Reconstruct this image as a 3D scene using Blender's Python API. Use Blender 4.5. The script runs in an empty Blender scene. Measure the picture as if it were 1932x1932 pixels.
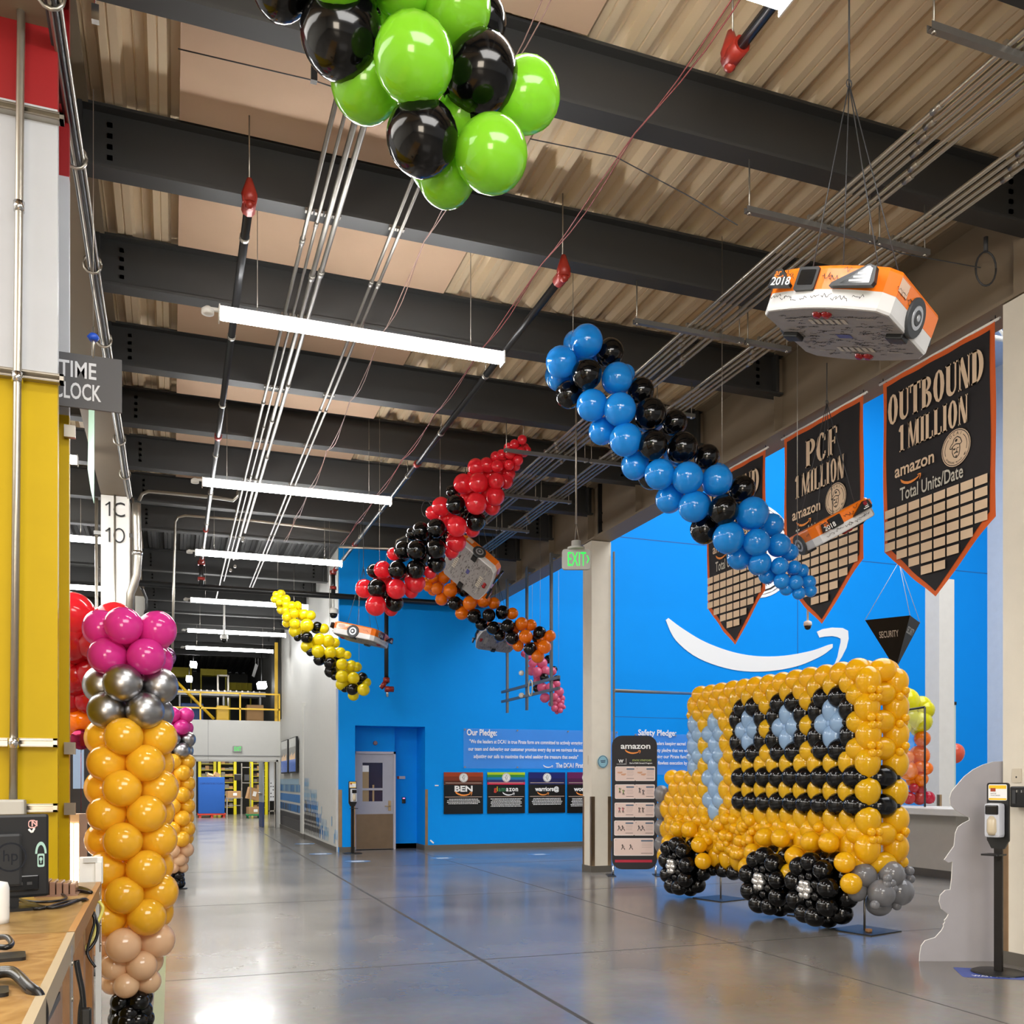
import bpy, bmesh, math, random
from math import sin, cos, pi, radians, sqrt, atan2
from mathutils import Vector, Matrix, Euler
random.seed(7)
S = bpy.context.scene
C = S.collection
# ------------------------------------------------------------------ camera, world, exposure
EYE, F, CX, HY, TH = 1.52, 1780.0, 966.0, 1472.0, radians(19.8)
cam = bpy.data.objects.new('camera', bpy.data.cameras.new('camera'))
C.objects.link(cam)
cam.location = (0, 0, EYE)
cam.rotation_euler = (radians(90), 0, -TH)
cam.data.sensor_width = 36.0
cam.data.lens = F / 1932.0 * 36.0
cam.data.shift_y = (HY - 966.0) / 1932.0
cam.data.clip_start = 0.05
cam.data.clip_end = 200
S.camera = cam
W = bpy.data.worlds.new('world')
S.world = W
W.use_nodes = True
W.node_tree.nodes['Background'].inputs[0].default_value = (0.95, 0.97, 1.0, 1)
W.node_tree.nodes['Background'].inputs[1].default_value = 0.5
S.view_settings.view_transform = 'Standard'
S.view_settings.look = 'None'
S.view_settings.gamma = 1.0
S.view_settings.use_curve_mapping = False
S.view_settings.exposure = 0.98
LED = 33.0            # strength of the linear fixtures

def area(name, loc, size, power, col=(1, .97, .92), rot=(0, 0, 0)):
    l = bpy.data.lights.new(name, 'AREA')
    l.shape = 'RECTANGLE'; l.size, l.size_y = size; l.energy = power; l.color = col
    o = bpy.data.objects.new(name, l); C.objects.link(o)
    o.location = loc; o.rotation_euler = rot
    return o
# high-bay lighting of the tall lobby to the right and of the bays left of and beyond the hall, with doorway light and added fill behind
area('lobby_light', (11.5, 8.0, 12.0), (8, 14), 800, (.98, .98, 1))
area('lobby_light', (14.5, 15.0, 12.0), (8, 6), 260, (.98, .98, 1))
area('doorway_light', (-2.6, -5.6, 2.0), (3.0, 2.6), 190, (1, .87, .7), (radians(100), 0, 0))
area('frontal_fill_light', (1.6, -1.5, 5.3), (4.5, 3), 250, (1, .98, .95), (radians(28), 0, 0))  # unseen broad panel tilted forward, added as frontal fill for the tube rows behind
area('left_bay_light', (-4.6, 8.0, 5.6), (5, 12), 650)
area('stow_light', (1.8, 37.5, 3.1), (3.5, 10), 300)

sT, cT = sin(TH), cos(TH)
def pz(x, y, z):
    u, v = (x - CX) / F, (HY - y) / F
    return Vector((z * (sT + u * cT), z * (cT - u * sT), EYE + z * v))
def pY(x, y, Y): return pz(x, y, Y / (cT - (x - CX) / F * sT))
def pX(x, y, X): return pz(x, y, X / (sT + (x - CX) / F * cT))
def pH(x, y, H): return pz(x, y, (H - EYE) * F / (HY - y))
CR, CF, UP = Vector((cT, -sT, 0)), Vector((sT, cT, 0)), Vector((0, 0, 1))

# ------------------------------------------------------------------ materials
def lin(h):
    h = h.lstrip('#')
    v = [int(h[i:i + 2], 16) / 255 for i in (0, 2, 4)]
    return tuple(c / 12.92 if c <= .04045 else ((c + .055) / 1.055) ** 2.4 for c in v)
MATS = {}
def mat(name, col, rough=.5, metal=0, var=.06, scale=6., spec=.5, emit=0, coat=0, bump=0, sss=0, ior=None):
    if name in MATS: return MATS[name]
    m = bpy.data.materials.new(name); m.use_nodes = True
    nt = m.node_tree; b = nt.nodes['Principled BSDF']
    c = lin(col)
    b.inputs['Base Color'].default_value = (*c, 1)
    b.inputs['Roughness'].default_value = rough
    b.inputs['Metallic'].default_value = metal
    b.inputs['Specular IOR Level'].default_value = spec
    if coat:
        b.inputs['Coat Weight'].default_value = coat; b.inputs['Coat Roughness'].default_value = .05
    if emit:
        b.inputs['Emission Color'].default_value = (*c, 1); b.inputs['Emission Strength'].default_value = emit
    if var:
        tc = nt.nodes.new('ShaderNodeTexCoord'); n = nt.nodes.new('ShaderNodeTexNoise')
        n.inputs['Scale'].default_value = scale; n.inputs['Detail'].default_value = 4
        r = nt.nodes.new('ShaderNodeMapRange'); r.inputs[3].default_value = 1 - var; r.inputs[4].default_value = 1 + var
        mx = nt.nodes.new('ShaderNodeVectorMath'); mx.operation = 'SCALE'; mx.inputs[0].default_value = c
        nt.links.new(tc.outputs['Object'], n.inputs['Vector']); nt.links.new(n.outputs['Fac'], r.inputs[0])
        nt.links.new(r.outputs[0], mx.inputs['Scale']); nt.links.new(mx.outputs[0], b.inputs['Base Color'])
        if bump:
            bp = nt.nodes.new('ShaderNodeBump'); bp.inputs['Strength'].default_value = bump; bp.inputs['Distance'].default_value = .01
            nt.links.new(n.outputs['Fac'], bp.inputs['Height']); nt.links.new(bp.outputs[0], b.inputs['Normal'])
    MATS[name] = m
    return m

def floor_mat():
    m = bpy.data.materials.new('polished_concrete'); m.use_nodes = True
    nt = m.node_tree; b = nt.nodes['Principled BSDF']
    tc = nt.nodes.new('ShaderNodeTexCoord')
    n1 = nt.nodes.new('ShaderNodeTexNoise'); n1.inputs['Scale'].default_value = .9; n1.inputs['Detail'].default_value = 8
    n2 = nt.nodes.new('ShaderNodeTexNoise'); n2.inputs['Scale'].default_value = 14; n2.inputs['Detail'].default_value = 6
    for n in (n1, n2): nt.links.new(tc.outputs['Object'], n.inputs['Vector'])
    cr = nt.nodes.new('ShaderNodeValToRGB')
    cr.color_ramp.elements[0].position = .3; cr.color_ramp.elements[0].color = (*lin('#6e6a65'), 1)
    cr.color_ramp.elements[1].position = .75; cr.color_ramp.elements[1].color = (*lin('#8d8882'), 1)
    nt.links.new(n1.outputs['Fac'], cr.inputs[0])
    mx = nt.nodes.new('ShaderNodeMix'); mx.data_type = 'RGBA'; mx.blend_type = 'MULTIPLY'; mx.inputs[0].default_value = .25
    nt.links.new(cr.outputs[0], mx.inputs[6]); nt.links.new(n2.outputs['Color'], mx.inputs[7])
    nt.links.new(mx.outputs[2], b.inputs['Base Color'])
    rr = nt.nodes.new('ShaderNodeMapRange'); rr.inputs[3].default_value = .15; rr.inputs[4].default_value = .28
    nt.links.new(n1.outputs['Fac'], rr.inputs[0]); nt.links.new(rr.outputs[0], b.inputs['Roughness'])
    b.inputs['Specular IOR Level'].default_value = .42
    b.inputs['Coat Weight'].default_value = .08; b.inputs['Coat Roughness'].default_value = .06
    bp = nt.nodes.new('ShaderNodeBump'); bp.inputs['Strength'].default_value = .035; bp.inputs['Distance'].default_value = .02
    nt.links.new(n1.outputs['Fac'], bp.inputs['Height']); nt.links.new(bp.outputs[0], b.inputs['Normal'])
    return m
def wood_mat(name, a, bcol, stretch):
    m = bpy.data.materials.new(name); m.use_nodes = True
    nt = m.node_tree; b = nt.nodes['Principled BSDF']
    tc = nt.nodes.new('ShaderNodeTexCoord'); mp = nt.nodes.new('ShaderNodeMapping'); mp.inputs['Scale'].default_value = stretch
    n = nt.nodes.new('ShaderNodeTexNoise'); n.inputs['Scale'].default_value = 3; n.inputs['Detail'].default_value = 5; n.inputs['Distortion'].default_value = 1.6
    w = nt.nodes.new('ShaderNodeMath'); w.operation = 'MULTIPLY'; w.inputs[1].default_value = 9
    fr = nt.nodes.new('ShaderNodeMath'); fr.operation = 'PINGPONG'; fr.inputs[1].default_value = 1
    cr = nt.nodes.new('ShaderNodeValToRGB')
    cr.color_ramp.elements[0].color = (*lin(a), 1); cr.color_ramp.elements[1].color = (*lin(bcol), 1)
    nt.links.new(tc.outputs['Object'], mp.inputs[0]); nt.links.new(mp.outputs[0], n.inputs['Vector'])
    nt.links.new(n.outputs['Fac'], w.inputs[0]); nt.links.new(w.outputs[0], fr.inputs[0]); nt.links.new(fr.outputs[0], cr.inputs[0])
    nt.links.new(cr.outputs[0], b.inputs['Base Color']); b.inputs['Roughness'].default_value = .32
    return m
def glass_mat():
    m = bpy.data.materials.new('clear_glass'); m.use_nodes = True
    nt = m.node_tree; nt.nodes.clear()
    o = nt.nodes.new('ShaderNodeOutputMaterial'); mx = nt.nodes.new('ShaderNodeMixShader')
    t = nt.nodes.new('ShaderNodeBsdfTransparent'); t.inputs[0].default_value = (.93, .97, .96, 1)
    g = nt.nodes.new('ShaderNodeBsdfGlossy'); g.inputs['Roughness'].default_value = .02
    mx.inputs[0].default_value = .1
    nt.links.new(t.outputs[0], mx.inputs[1]); nt.links.new(g.outputs[0], mx.inputs[2]); nt.links.new(mx.outputs[0], o.inputs[0])
    return m
def acrylic_mat():
    m = bpy.data.materials.new('frosted_acrylic'); m.use_nodes = True
    nt = m.node_tree; nt.nodes.clear()
    o = nt.nodes.new('ShaderNodeOutputMaterial'); mx = nt.nodes.new('ShaderNodeMixShader')
    t = nt.nodes.new('ShaderNodeBsdfTransparent'); t.inputs[0].default_value = (.95, .97, 1, 1)
    g = nt.nodes.new('ShaderNodeBsdfPrincipled'); g.inputs['Base Color'].default_value = (.5, .65, .85, 1); g.inputs['Roughness'].default_value = .12
    mx.inputs[0].default_value = .07
    nt.links.new(t.outputs[0], mx.inputs[1]); nt.links.new(g.outputs[0], mx.inputs[2]); nt.links.new(mx.outputs[0], o.inputs[0])
    return m

white = mat('white_paint', '#e4e2dc', .55)
beige_wall = mat('warm_white_paint', '#e0d8c8', .55)
greywhite = mat('pale_grey_panel', '#d3d2cc', .55, var=.03)
blue_wall = mat('blue_wall_paint', '#0094f2', .6, var=.03, scale=1.5, spec=.15)
yellow_paint = mat('yellow_paint', '#b89b00', .5, var=.05, spec=.2)
red_paint = mat('red_paint', '#b40a0e', .5)
beam_paint = mat('charcoal_steel_paint', '#333332', .6)
girder_paint = mat('brown_grey_steel_paint', '#82735f', .6, var=.04)
deck_mat = mat('galvanised_deck', '#e0cbaa', .5, .05, var=.06, scale=2.2)
panel_mat = mat('beige_board', '#cfb094', .8, var=.06, scale=3)
steel = mat('galvanised_steel', '#a8a297', .34, .85, var=.1, scale=20)
chrome = mat('bright_steel', '#d8d8d8', .16, 1, var=0)
conduit_mat = mat('conduit_grey', '#86827b', .42, .8, var=.1, scale=20)
strut_mat = mat('dull_strut_steel', '#7d7c7a', .42, .7, var=.1, scale=15)
blackpipe = mat('black_pipe_paint', '#1c1d1f', .3, .1, var=.1)
redmetal = mat('red_fitting_paint', '#8c2417', .4, .1)
black = mat('black_plastic', '#141414', .4)
blackgloss = mat('black_gloss', '#0b0b0c', .15)
darkgrey = mat('dark_grey_plastic', '#3a3b3d', .5)
midgrey = mat('mid_grey', '#8a8a8a', .5)
cream_print = mat('cream_print', '#e3c7a8', .8, var=.03)
orange_trim = mat('orange_trim', '#d95f20', .7)
banner_cloth = mat('black_banner_cloth', '#1d191b', .75, var=.25, scale=9)
white_print = mat('white_print', '#f2f2f0', .6, var=0)
orange_print = mat('orange_print', '#f0913c', .6, var=0)
baseboard_mat = mat('grey_vinyl_base', '#5d5850', .55)
copper = mat('brushed_steel_guard', '#b89a78', .28, .9, var=.2, scale=7)
tan_box = mat('cardboard', '#b08a5f', .85)
led_mat = mat('led_diffuser', '#ffffff', .5, var=0, emit=LED)
green_led = mat('green_led', '#06d846', .5, var=0, emit=.55)
glass = glass_mat()
acrylic = acrylic_mat()
floor_m = floor_mat()

# ------------------------------------------------------------------ mesh builder
def ell(cx, cy, rx, ry, n=28, a0=0., a1=2 * pi):
    full = abs(a1 - a0 - 2 * pi) < 1e-6
    k = n if full else n + 1
    return [(cx + rx * cos(a0 + (a1 - a0) * i / n), cy + ry * sin(a0 + (a1 - a0) * i / n)) for i in range(k)]
def rrect(x0, y0, x1, y1, r, n=5):
    o = []
    for cx, cy, a in ((x1 - r, y1 - r, 0), (x0 + r, y1 - r, pi / 2), (x0 + r, y0 + r, pi), (x1 - r, y0 + r, 1.5 * pi)):
        o += [(cx + r * cos(a + pi / 2 * i / n), cy + r * sin(a + pi / 2 * i / n)) for i in range(n + 1)]
    return o
TXT = {}
def text_geo(s, bold=0.0):
    k = (s, bold)
    if k in TXT: return TXT[k]
    cu = bpy.data.curves.new('t', 'FONT'); cu.body = s; cu.size = 1; cu.fill_mode = 'BOTH'; cu.resolution_u = 3; cu.offset = bold
    ob = bpy.data.objects.new('t', cu); C.objects.link(ob)
    dg = bpy.context.evaluated_depsgraph_get()
    me = bpy.data.meshes.new_from_object(ob.evaluated_get(dg))
    g = ([(v.co.x, v.co.y) for v in me.vertices], [tuple(p.vertices) for p in me.polygons])
    bpy.data.objects.remove(ob); bpy.data.curves.remove(cu); bpy.data.meshes.remove(me)
    TXT[k] = g
    return g
CAP = max(v[1] for v in text_geo('H')[0])

class MB:
    def __init__(s): s.v = []; s.f = []; s.m = []; s.sm = []; s.o = Vector(); s.ux = Vector((1, 0, 0)); s.uy = Vector((0, 0, 1)); s.n = Vector((0, -1, 0))
    def face(s, idx, m=0, sm=False): s.f.append(tuple(idx)); s.m.append(m); s.sm.append(sm)
    def add(s, vs, fs, m=0, sm=False):
        b = len(s.v); s.v += [Vector(v) for v in vs]
        for f in fs: s.face([b + i for i in f], m, sm)
        return s
    def box(s, c, d, m=0, R=None):
        c = Vector(c); h = [x / 2 for x in d]
        vs = [Vector((x * h[0], y * h[1], z * h[2])) for x in (-1, 1) for y in (-1, 1) for z in (-1, 1)]
        if R is not None: vs = [R @ v for v in vs]
        return s.add([c + v for v in vs], [(0, 1, 3, 2), (4, 6, 7, 5), (0, 4, 5, 1), (2, 3, 7, 6), (0, 2, 6, 4), (1, 5, 7, 3)], m)
    def bx(s, x0, x1, y0, y1, z0, z1, m=0): return s.box(((x0 + x1) / 2, (y0 + y1) / 2, (z0 + z1) / 2), (x1 - x0, y1 - y0, z1 - z0), m)
    def bbx(s, x0, x1, y0, y1, z0, z1, r, m=0, R=None, o=None):
        """box with bevelled edges"""
        bm = bmesh.new(); bmesh.ops.create_cube(bm, size=1)
        bmesh.ops.scale(bm, vec=(x1 - x0, y1 - y0, z1 - z0), verts=bm.verts)
        bmesh.ops.bevel(bm, geom=bm.edges[:], offset=r, segments=2, affect='EDGES', profile=.6)
        c = Vector(((x0 + x1) / 2, (y0 + y1) / 2, (z0 + z1) / 2))
        vs = [v.co + c for v in bm.verts]
        if R is not None: vs = [R @ v for v in vs]
        if o is not None: vs = [v + o for v in vs]
        bm.verts.index_update()
        s.add(vs, [[v.index for v in f.verts] for f in bm.faces], m); bm.free()
        return s
    def tube(s, pts, r, n=8, m=0, caps=True):
        pts = [Vector(p) for p in pts]; rs = r if isinstance(r, (list, tuple)) else [r] * len(pts)
        b = len(s.v); prev = None
        for i, p in enumerate(pts):
            d = (pts[min(i + 1, len(pts) - 1)] - pts[max(i - 1, 0)]).normalized()
            if prev is None: a = d.orthogonal().normalized()
            else:
                a = prev - d * prev.dot(d)
                a = a.normalized() if a.length > 1e-6 else d.orthogonal().normalized()
            prev = a; c = d.cross(a)
            s.v += [p + (a * cos(2 * pi * k / n) + c * sin(2 * pi * k / n)) * rs[i] for k in range(n)]
        for i in range(len(pts) - 1):
            for k in range(n):
                s.face((b + i * n + k, b + i * n + (k + 1) % n, b + (i + 1) * n + (k + 1) % n, b + (i + 1) * n + k), m, True)
        if caps:
            s.face([b + k for k in range(n)][::-1], m); s.face([b + (len(pts) - 1) * n + k for k in range(n)], m)
        return s
    def lathe(s, prof, o=(0, 0, 0), ax=None, n=20, m=0, sm=True):
        """prof: list of (radius, height) turned about an axis"""
        o = Vector(o); ax = Vector(ax or (0, 0, 1)).normalized(); a = ax.orthogonal().normalized(); c = ax.cross(a)
        b = len(s.v)
        for r, h in prof: s.v += [o + ax * h + (a * cos(2 * pi * k / n) + c * sin(2 * pi * k / n)) * max(r, 1e-4) for k in range(n)]
        for i in range(len(prof) - 1):
            for k in range(n):
                s.face((b + i * n + k, b + i * n + (k + 1) % n, b + (i + 1) * n + (k + 1) % n, b + (i + 1) * n + k), m, sm)
        s.face([b + k for k in range(n)][::-1], m); s.face([b + (len(prof) - 1) * n + k for k in range(n)], m)
        return s
    # ---- flat shapes in a frame
    def frame(s, o, ux, uy): s.o = Vector(o); s.ux = Vector(ux).normalized(); s.uy = Vector(uy).normalized(); s.n = s.ux.cross(s.uy); return s
    def at(s, x, y, d=0): return s.o + s.ux * x + s.uy * y + s.n * d
    def poly2(s, pts, m=0, d=0):
        return s.add([s.at(x, y, d) for x, y in pts], [range(len(pts))], m)
    def rect2(s, x0, y0, x1, y1, m=0, d=0): return s.poly2([(x0, y0), (x1, y0), (x1, y1), (x0, y1)], m, d)
    def ring2(s, a, b, m=0, d=0, closed=True):
        n = len(a)
        return s.add([s.at(x, y, d) for x, y in list(a) + list(b)], [(i, (i + 1) % n, n + (i + 1) % n, n + i) for i in range(n if closed else n - 1)], m)
    def prism2(s, pts, t, m=0, d=0, me=None):
        """solid plate: front at offset d, back at d-t"""
        n = len(pts); me = m if me is None else me
        b = len(s.v); s.v += [s.at(x, y, d) for x, y in pts] + [s.at(x, y, d - t) for x, y in pts]
        s.face([b + i for i in range(n)], m); s.face([b + n + i for i in range(n)][::-1], m)
        for i in range(n): s.face((b + i, b + n + i, b + n + (i + 1) % n, b + (i + 1) % n), me)
        return s
    def stroke2(s, pts, w, m=0, d=0):
        for (x0, y0), (x1, y1) in zip(pts, pts[1:]):
            L = sqrt((x1 - x0) ** 2 + (y1 - y0) ** 2) or 1e-6
            px, py = -(y1 - y0) / L * w / 2, (x1 - x0) / L * w / 2
            s.poly2([(x0 - px, y0 - py), (x1 - px, y1 - py), (x1 + px, y1 + py), (x0 + px, y0 + py)], m, d)
        return s
    def text2(s, t, x, y, h, m=0, d=0, al='l', xs=1., bold=0., rot=0.):
        vs, fs = text_geo(t, bold)
        if not vs: return s
        k = h / CAP; x0 = min(v[0] for v in vs); x1 = max(v[0] for v in vs)
        off = {'l': x0, 'c': (x0 + x1) / 2, 'r': x1}[al]
        P = []
        for a, b in vs:
            a, b = (a - off) * k * xs, b * k
            P.append(s.at(x + a * cos(rot) - b * sin(rot), y + a * sin(rot) + b * cos(rot), d))
        return s.add(P, fs, m)
    def textw(s, t, x0, x1, y, h, m=0, d=0, bold=0.):
        """text stretched to fill x0..x1"""
        vs, _ = text_geo(t, bold); w = (max(v[0] for v in vs) - min(v[0] for v in vs)) * h / CAP
        return s.text2(t, x0, y, h, m, d, 'l', (x1 - x0) / w, bold)
    def build(s, name, mats, parent=None, local=False):
        me = bpy.data.meshes.new(name)
        ms = mats if isinstance(mats, (list, tuple)) else [mats]
        for x in ms: me.materials.append(x)
        loc = Vector()
        vs = s.v
        if parent is not None:
            if not local:
                inv = WM[parent.name].inverted(); vs = [inv @ v for v in vs]
        else:
            xs = [v.x for v in vs]; ys = [v.y for v in vs]; zs = [v.z for v in vs]
            loc = Vector(((min(xs) + max(xs)) / 2, (min(ys) + max(ys)) / 2, min(zs))); vs = [v - loc for v in vs]
        me.from_pydata([tuple(v) for v in vs], [], s.f)
        me.polygons.foreach_set('material_index', s.m); me.polygons.foreach_set('use_smooth', s.sm)
        me.update()
        o = bpy.data.objects.new(name, me); C.objects.link(o); o.location = loc
        if parent is not None: o.parent = parent; WM[o.name] = WM[parent.name]
        else: WM[o.name] = Matrix.Translation(loc)
        return o
WM = {}
def tag(o, label, cat, group=None, kind=None):
    if label: o['label'] = label
    if cat: o['category'] = cat
    if group: o['group'] = group
    if kind: o['kind'] = kind
    return o
def struct(o): o['kind'] = 'structure'; return o
def thing(name, label, cat, loc, group=None, M=None):
    o = bpy.data.objects.new(name, None); C.objects.link(o); o.empty_display_size = .1
    m = Matrix.Translation(Vector(loc)) @ (M.to_4x4() if M else Matrix.Identity(4))
    o.matrix_basis = m; WM[o.name] = m
    return tag(o, label, cat, group)
def piece(name, parent, loc=None):
    """an Empty part that gathers sub-parts"""
    o = bpy.data.objects.new(name, None); C.objects.link(o); o.parent = parent; o.empty_display_size = .05
    WM[o.name] = WM[parent.name]
    return o
ORD = ['first', 'second', 'third', 'fourth', 'fifth', 'sixth', 'seventh', 'eighth', 'ninth', 'tenth', 'eleventh', 'twelfth', 'thirteenth', 'fourteenth', 'fifteenth', 'sixteenth']

# ------------------------------------------------------------------ balloons
def bal_mesh(key, m, n=20, k=13, egg=.12):
    me = bpy.data.meshes.new('balloon_' + key); vs = []; fs = []
    for i in range(k + 1):
        t = pi * i / k; z = cos(t); r = sin(t) * (1 + egg * z * .6)
        for j in range(n): vs.append((r * cos(2 * pi * j / n), r * sin(2 * pi * j / n), z * (1.04 if z < 0 else 1)))
    for i in range(k):
        for j in range(n): fs.append((i * n + j, (i + 1) * n + j, (i + 1) * n + (j + 1) % n, i * n + (j + 1) % n))
    b = len(vs)                       # knot at the neck
    for r, z in ((.05, -1.0), (.05, -1.09), (.1, -1.14), (.02, -1.15)):
        vs += [(r * cos(2 * pi * j / 8), r * sin(2 * pi * j / 8), z) for j in range(8)]
    for i in range(3):
        for j in range(8): fs.append((b + i * 8 + j, b + (i + 1) * 8 + j, b + (i + 1) * 8 + (j + 1) % 8, b + i * 8 + (j + 1) % 8))
    me.from_pydata(vs, [], fs); me.materials.append(m)
    me.polygons.foreach_set('use_smooth', [True] * len(fs)); me.update(); bm = bmesh.new(); bm.from_mesh(me); bmesh.ops.remove_doubles(bm, verts=bm.verts, dist=1e-5); bmesh.ops.recalc_face_normals(bm, faces=bm.faces); bm.to_mesh(me); bm.free()
    return me
def latex(n, c, r=.16):
    m = mat('latex_' + n, c, r, 0, var=.03, scale=1.5, coat=.6)
    if c != '#08080a':            # thin rubber lets light through
        nt = m.node_tree; p = nt.nodes['Principled BSDF']; o = nt.nodes['Material Output']
        t = nt.nodes.new('ShaderNodeBsdfTranslucent'); t.inputs[0].default_value = (*[v ** .6 for v in lin(c)], 1)
        mx = nt.nodes.new('ShaderNodeMixShader'); mx.inputs[0].default_value = .36
        nt.links.new(p.outputs[0], mx.inputs[1]); nt.links.new(t.outputs[0], mx.inputs[2]); nt.links.new(mx.outputs[0], o.inputs[0])
    return m
BCOL = {'k': mat('latex_black', '#060607', .14, 0, var=0, spec=.35, coat=.25), 'g': latex('green', '#92de34'), 'b': latex('blue', '#1c98ee'), 'r': latex('red', '#f02a38'),
        'o': latex('orange', '#ff860a'), 'y': latex('yellow', '#f6e010'), 'p': latex('rose_pink', '#f5749a'), 'm': latex('magenta', '#e43a9e'),
        't': latex('amber', '#ffc832'), 'e': latex('peach', '#f6cfa4'), 's': mat('chrome_latex', '#a9a9ab', .33, 1, var=0), 'l': latex('pale_blue', '#aacdf2'),
        'q': latex('grey', '#8d8d90'), 'w': mat('silver_latex', '#e0dedb', .2, .8, var=0), 'c': latex('crimson', '#c8143c'), 'n': latex('lemon', '#f2ec12'),
        'd': latex('dark_red', '#c01020'), 'v': latex('coral', '#f26a4c'), 'a': latex('truck_yellow', '#ffc716')}
BME = {k: bal_mesh(k, m) for k, m in BCOL.items()}
def balloon(parent, p, r, c, ax=(0, 0, 1), stretch=1., name='balloon'):
    """one balloon at world point p, its top along ax"""
    o = bpy.data.objects.new(name, BME[c]); C.objects.link(o); o.parent = parent
    q = Vector(ax).normalized().to_track_quat('Z', 'Y').to_matrix().to_4x4()
    w = Matrix.Translation(Vector(p)) @ q @ Matrix.Rotation(random.uniform(0, 6.28), 4, 'Z') @ Matrix.Diagonal((r, r, r * stretch, 1))
    o.matrix_basis = WM[parent.name].inverted() @ w
    return o
# ================================================================== the building
YB = 19.9            # blue wall
XL, XR = -0.75, 6.67 # girder lines
HB, HT = 5.96, 6.42  # roof beams: underside, top
BEAMS = [5.77 + 1.737 * k for k in range(-3, 9)]

# floor with saw cuts and the dark control joint running down the hall
b = MB(); b.bx(-12, 22, -8, 47, -.1, 0, 0)
struct(b.build('floor', floor_m))
b = MB()
b.bx(2.44, 2.475, 1.5, 31, .0004, .0012)
for y in (3.2, 7.6, 12.0, 16.4): b.bx(-.4, 14, y, y + .012, .0004, .001)
for x in (4.9, 9.4): b.bx(x, x + .012, 1, 19.8, .0004, .001)
struct(b.build('trim_1', mat('joint_filler', '#3d3a36', .6)))
b = MB(); b.bx(-.12, -.05, 3.0, 10.6, .0005, .0015)
tag(b.build('floor_tape', mat('floor_tape_olive', '#727a54', .4)), 'long olive green safety tape stripe stuck along the left side of the floor', 'floor tape')

# corrugated roof deck (flutes run along the hall)
def deck(x0, x1, y0, y1, z=6.44):
    b = MB(); x = x0; prof = []
    while x < x1:
        prof += [(x, z), (x + .05, z), (x + .058, z + .012), (x + .066, z), (x + .12, z), (x + .145, z + .085), (x + .205, z + .085), (x + .213, z + .07), (x + .221, z + .085), (x + .28, z + .085)]; x += .305
    prof.append((x, z)); n = len(prof)
    b.v += [Vector((px, y0, pz_)) for px, pz_ in prof] + [Vector((px, y1, pz_)) for px, pz_ in prof]
    for i in range(n - 1): b.face((i, i + 1, n + i + 1, n + i))
    b.bx(x0, x, y0, y1, z + .1, z + .2)
    return b
struct(deck(-9, 6.8, -6, 19.95).build('ceiling', deck_mat))
struct(deck(-9, 3.3, 19.95, 46).build('ceiling', mat('dark_grey_deck', '#4a4a4a', .6)))  # far stretch of deck in a darker, even grey

def ibeam(bm, p0, p1, z0, z1, fw, ft=.022, wt=.014):
    """I section from p0 to p1 (xy), z0..z1"""
    p0, p1 = Vector((*p0, 0)), Vector((*p1, 0)); d = (p1 - p0).normalized(); s = Vector((-d.y, d.x, 0)); mid = (p0 + p1) / 2; L = (p1 - p0).length
    R = Matrix((d, s, UP)).transposed()
    bm.box(mid + UP * (z0 + ft / 2), (L, fw, ft), 0, R); bm.box(mid + UP * (z1 - ft / 2), (L, fw, ft), 0, R)
    bm.box(mid + UP * ((z0 + z1) / 2), (L, wt, z1 - z0 - 2 * ft), 0, R)
for y in BEAMS + [BEAMS[-1] + 1.737 * k for k in range(1, 10)]:
    if 19.6 < y < 20.2: continue
    x1 = XR - .05 if y < 19.9 else 3.28
    b = MB(); ibeam(b, (XL + .1, y), (x1, y), HB, HT, .17)
    for xe in (XL + .12, x1 - .1):                       # bolted end plates
        b.bx(xe - .01, xe + .02, y - .1, y + .1, HB + .02, HT - .02)
        for k in range(4):
            for s_ in (-.05, .05): b.bx(xe + (.2 if xe < 2 else -.2) - .018, xe + (.2 if xe < 2 else -.2) + .018, y - .022, y - .005, HB + .1 + .08 * k, HB + .13 + .08 * k)
    struct(b.build('roof_beam', beam_paint))
    if y > 8:
        b = MB(); ibeam(b, (-9, y), (XL - .12, y), HB, HT, .17); struct(b.build('roof_beam', beam_paint))
for x, y1, xx in ((XL, 45, .36), (XR, YB, .36)):
    b = MB(); ibeam(b, (x, -3), (x, y1), 5.48, 6.43, xx, .03, .02)
    for y in BEAMS:                                        # web stiffeners and bolt holes
        for s_ in (-1, 1): b.bx(x + s_ * .01, x + s_ * .12, y - .006, y + .006, 5.52, 6.4)
    struct(b.build('main_girder', girder_paint))
# beige boards fixed under the deck in every bay
for i, y in enumerate(BEAMS[:-1]):
    b = MB(); b.bx(.05, 2.55, y + .12, y + 1.60, 6.385, 6.425)
    struct(b.build('ceiling_panel', panel_mat))

# ---- columns
def cladding(name, x0, x1, y0, y1, bands, guard=None, base=True):
    b = MB()
    for z0, z1, m in bands: b.bx(x0, x1, y0, y1, z0, z1, m)
    o = struct(b.build(name, [white, beige_wall, yellow_paint, red_paint]))
    if base:
        c = MB(); t = .012; c.bx(x0 - t, x1 + t, y0 - t, y1 + t, 0, .105)
        c.build('baseboard', baseboard_mat, o)
    if guard:
        for gx, gy in guard:
            g = MB(); sx = 1 if gx < (x0 + x1) / 2 else -1; sy = 1 if gy < (y0 + y1) / 2 else -1
            g.bx(min(gx - sx * .006, gx + sx * .055), max(gx - sx * .006, gx + sx * .055), min(gy - sy * .006, gy), max(gy - sy * .006, gy), .1, 1.25)
            g.bx(min(gx - sx * .006, gx), max(gx - sx * .006, gx), min(gy - sy * .006, gy + sy * .055), max(gy - sy * .006, gy + sy * .055), .1, 1.25)
            g.build('corner_guard', copper, o)
    return o
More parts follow.
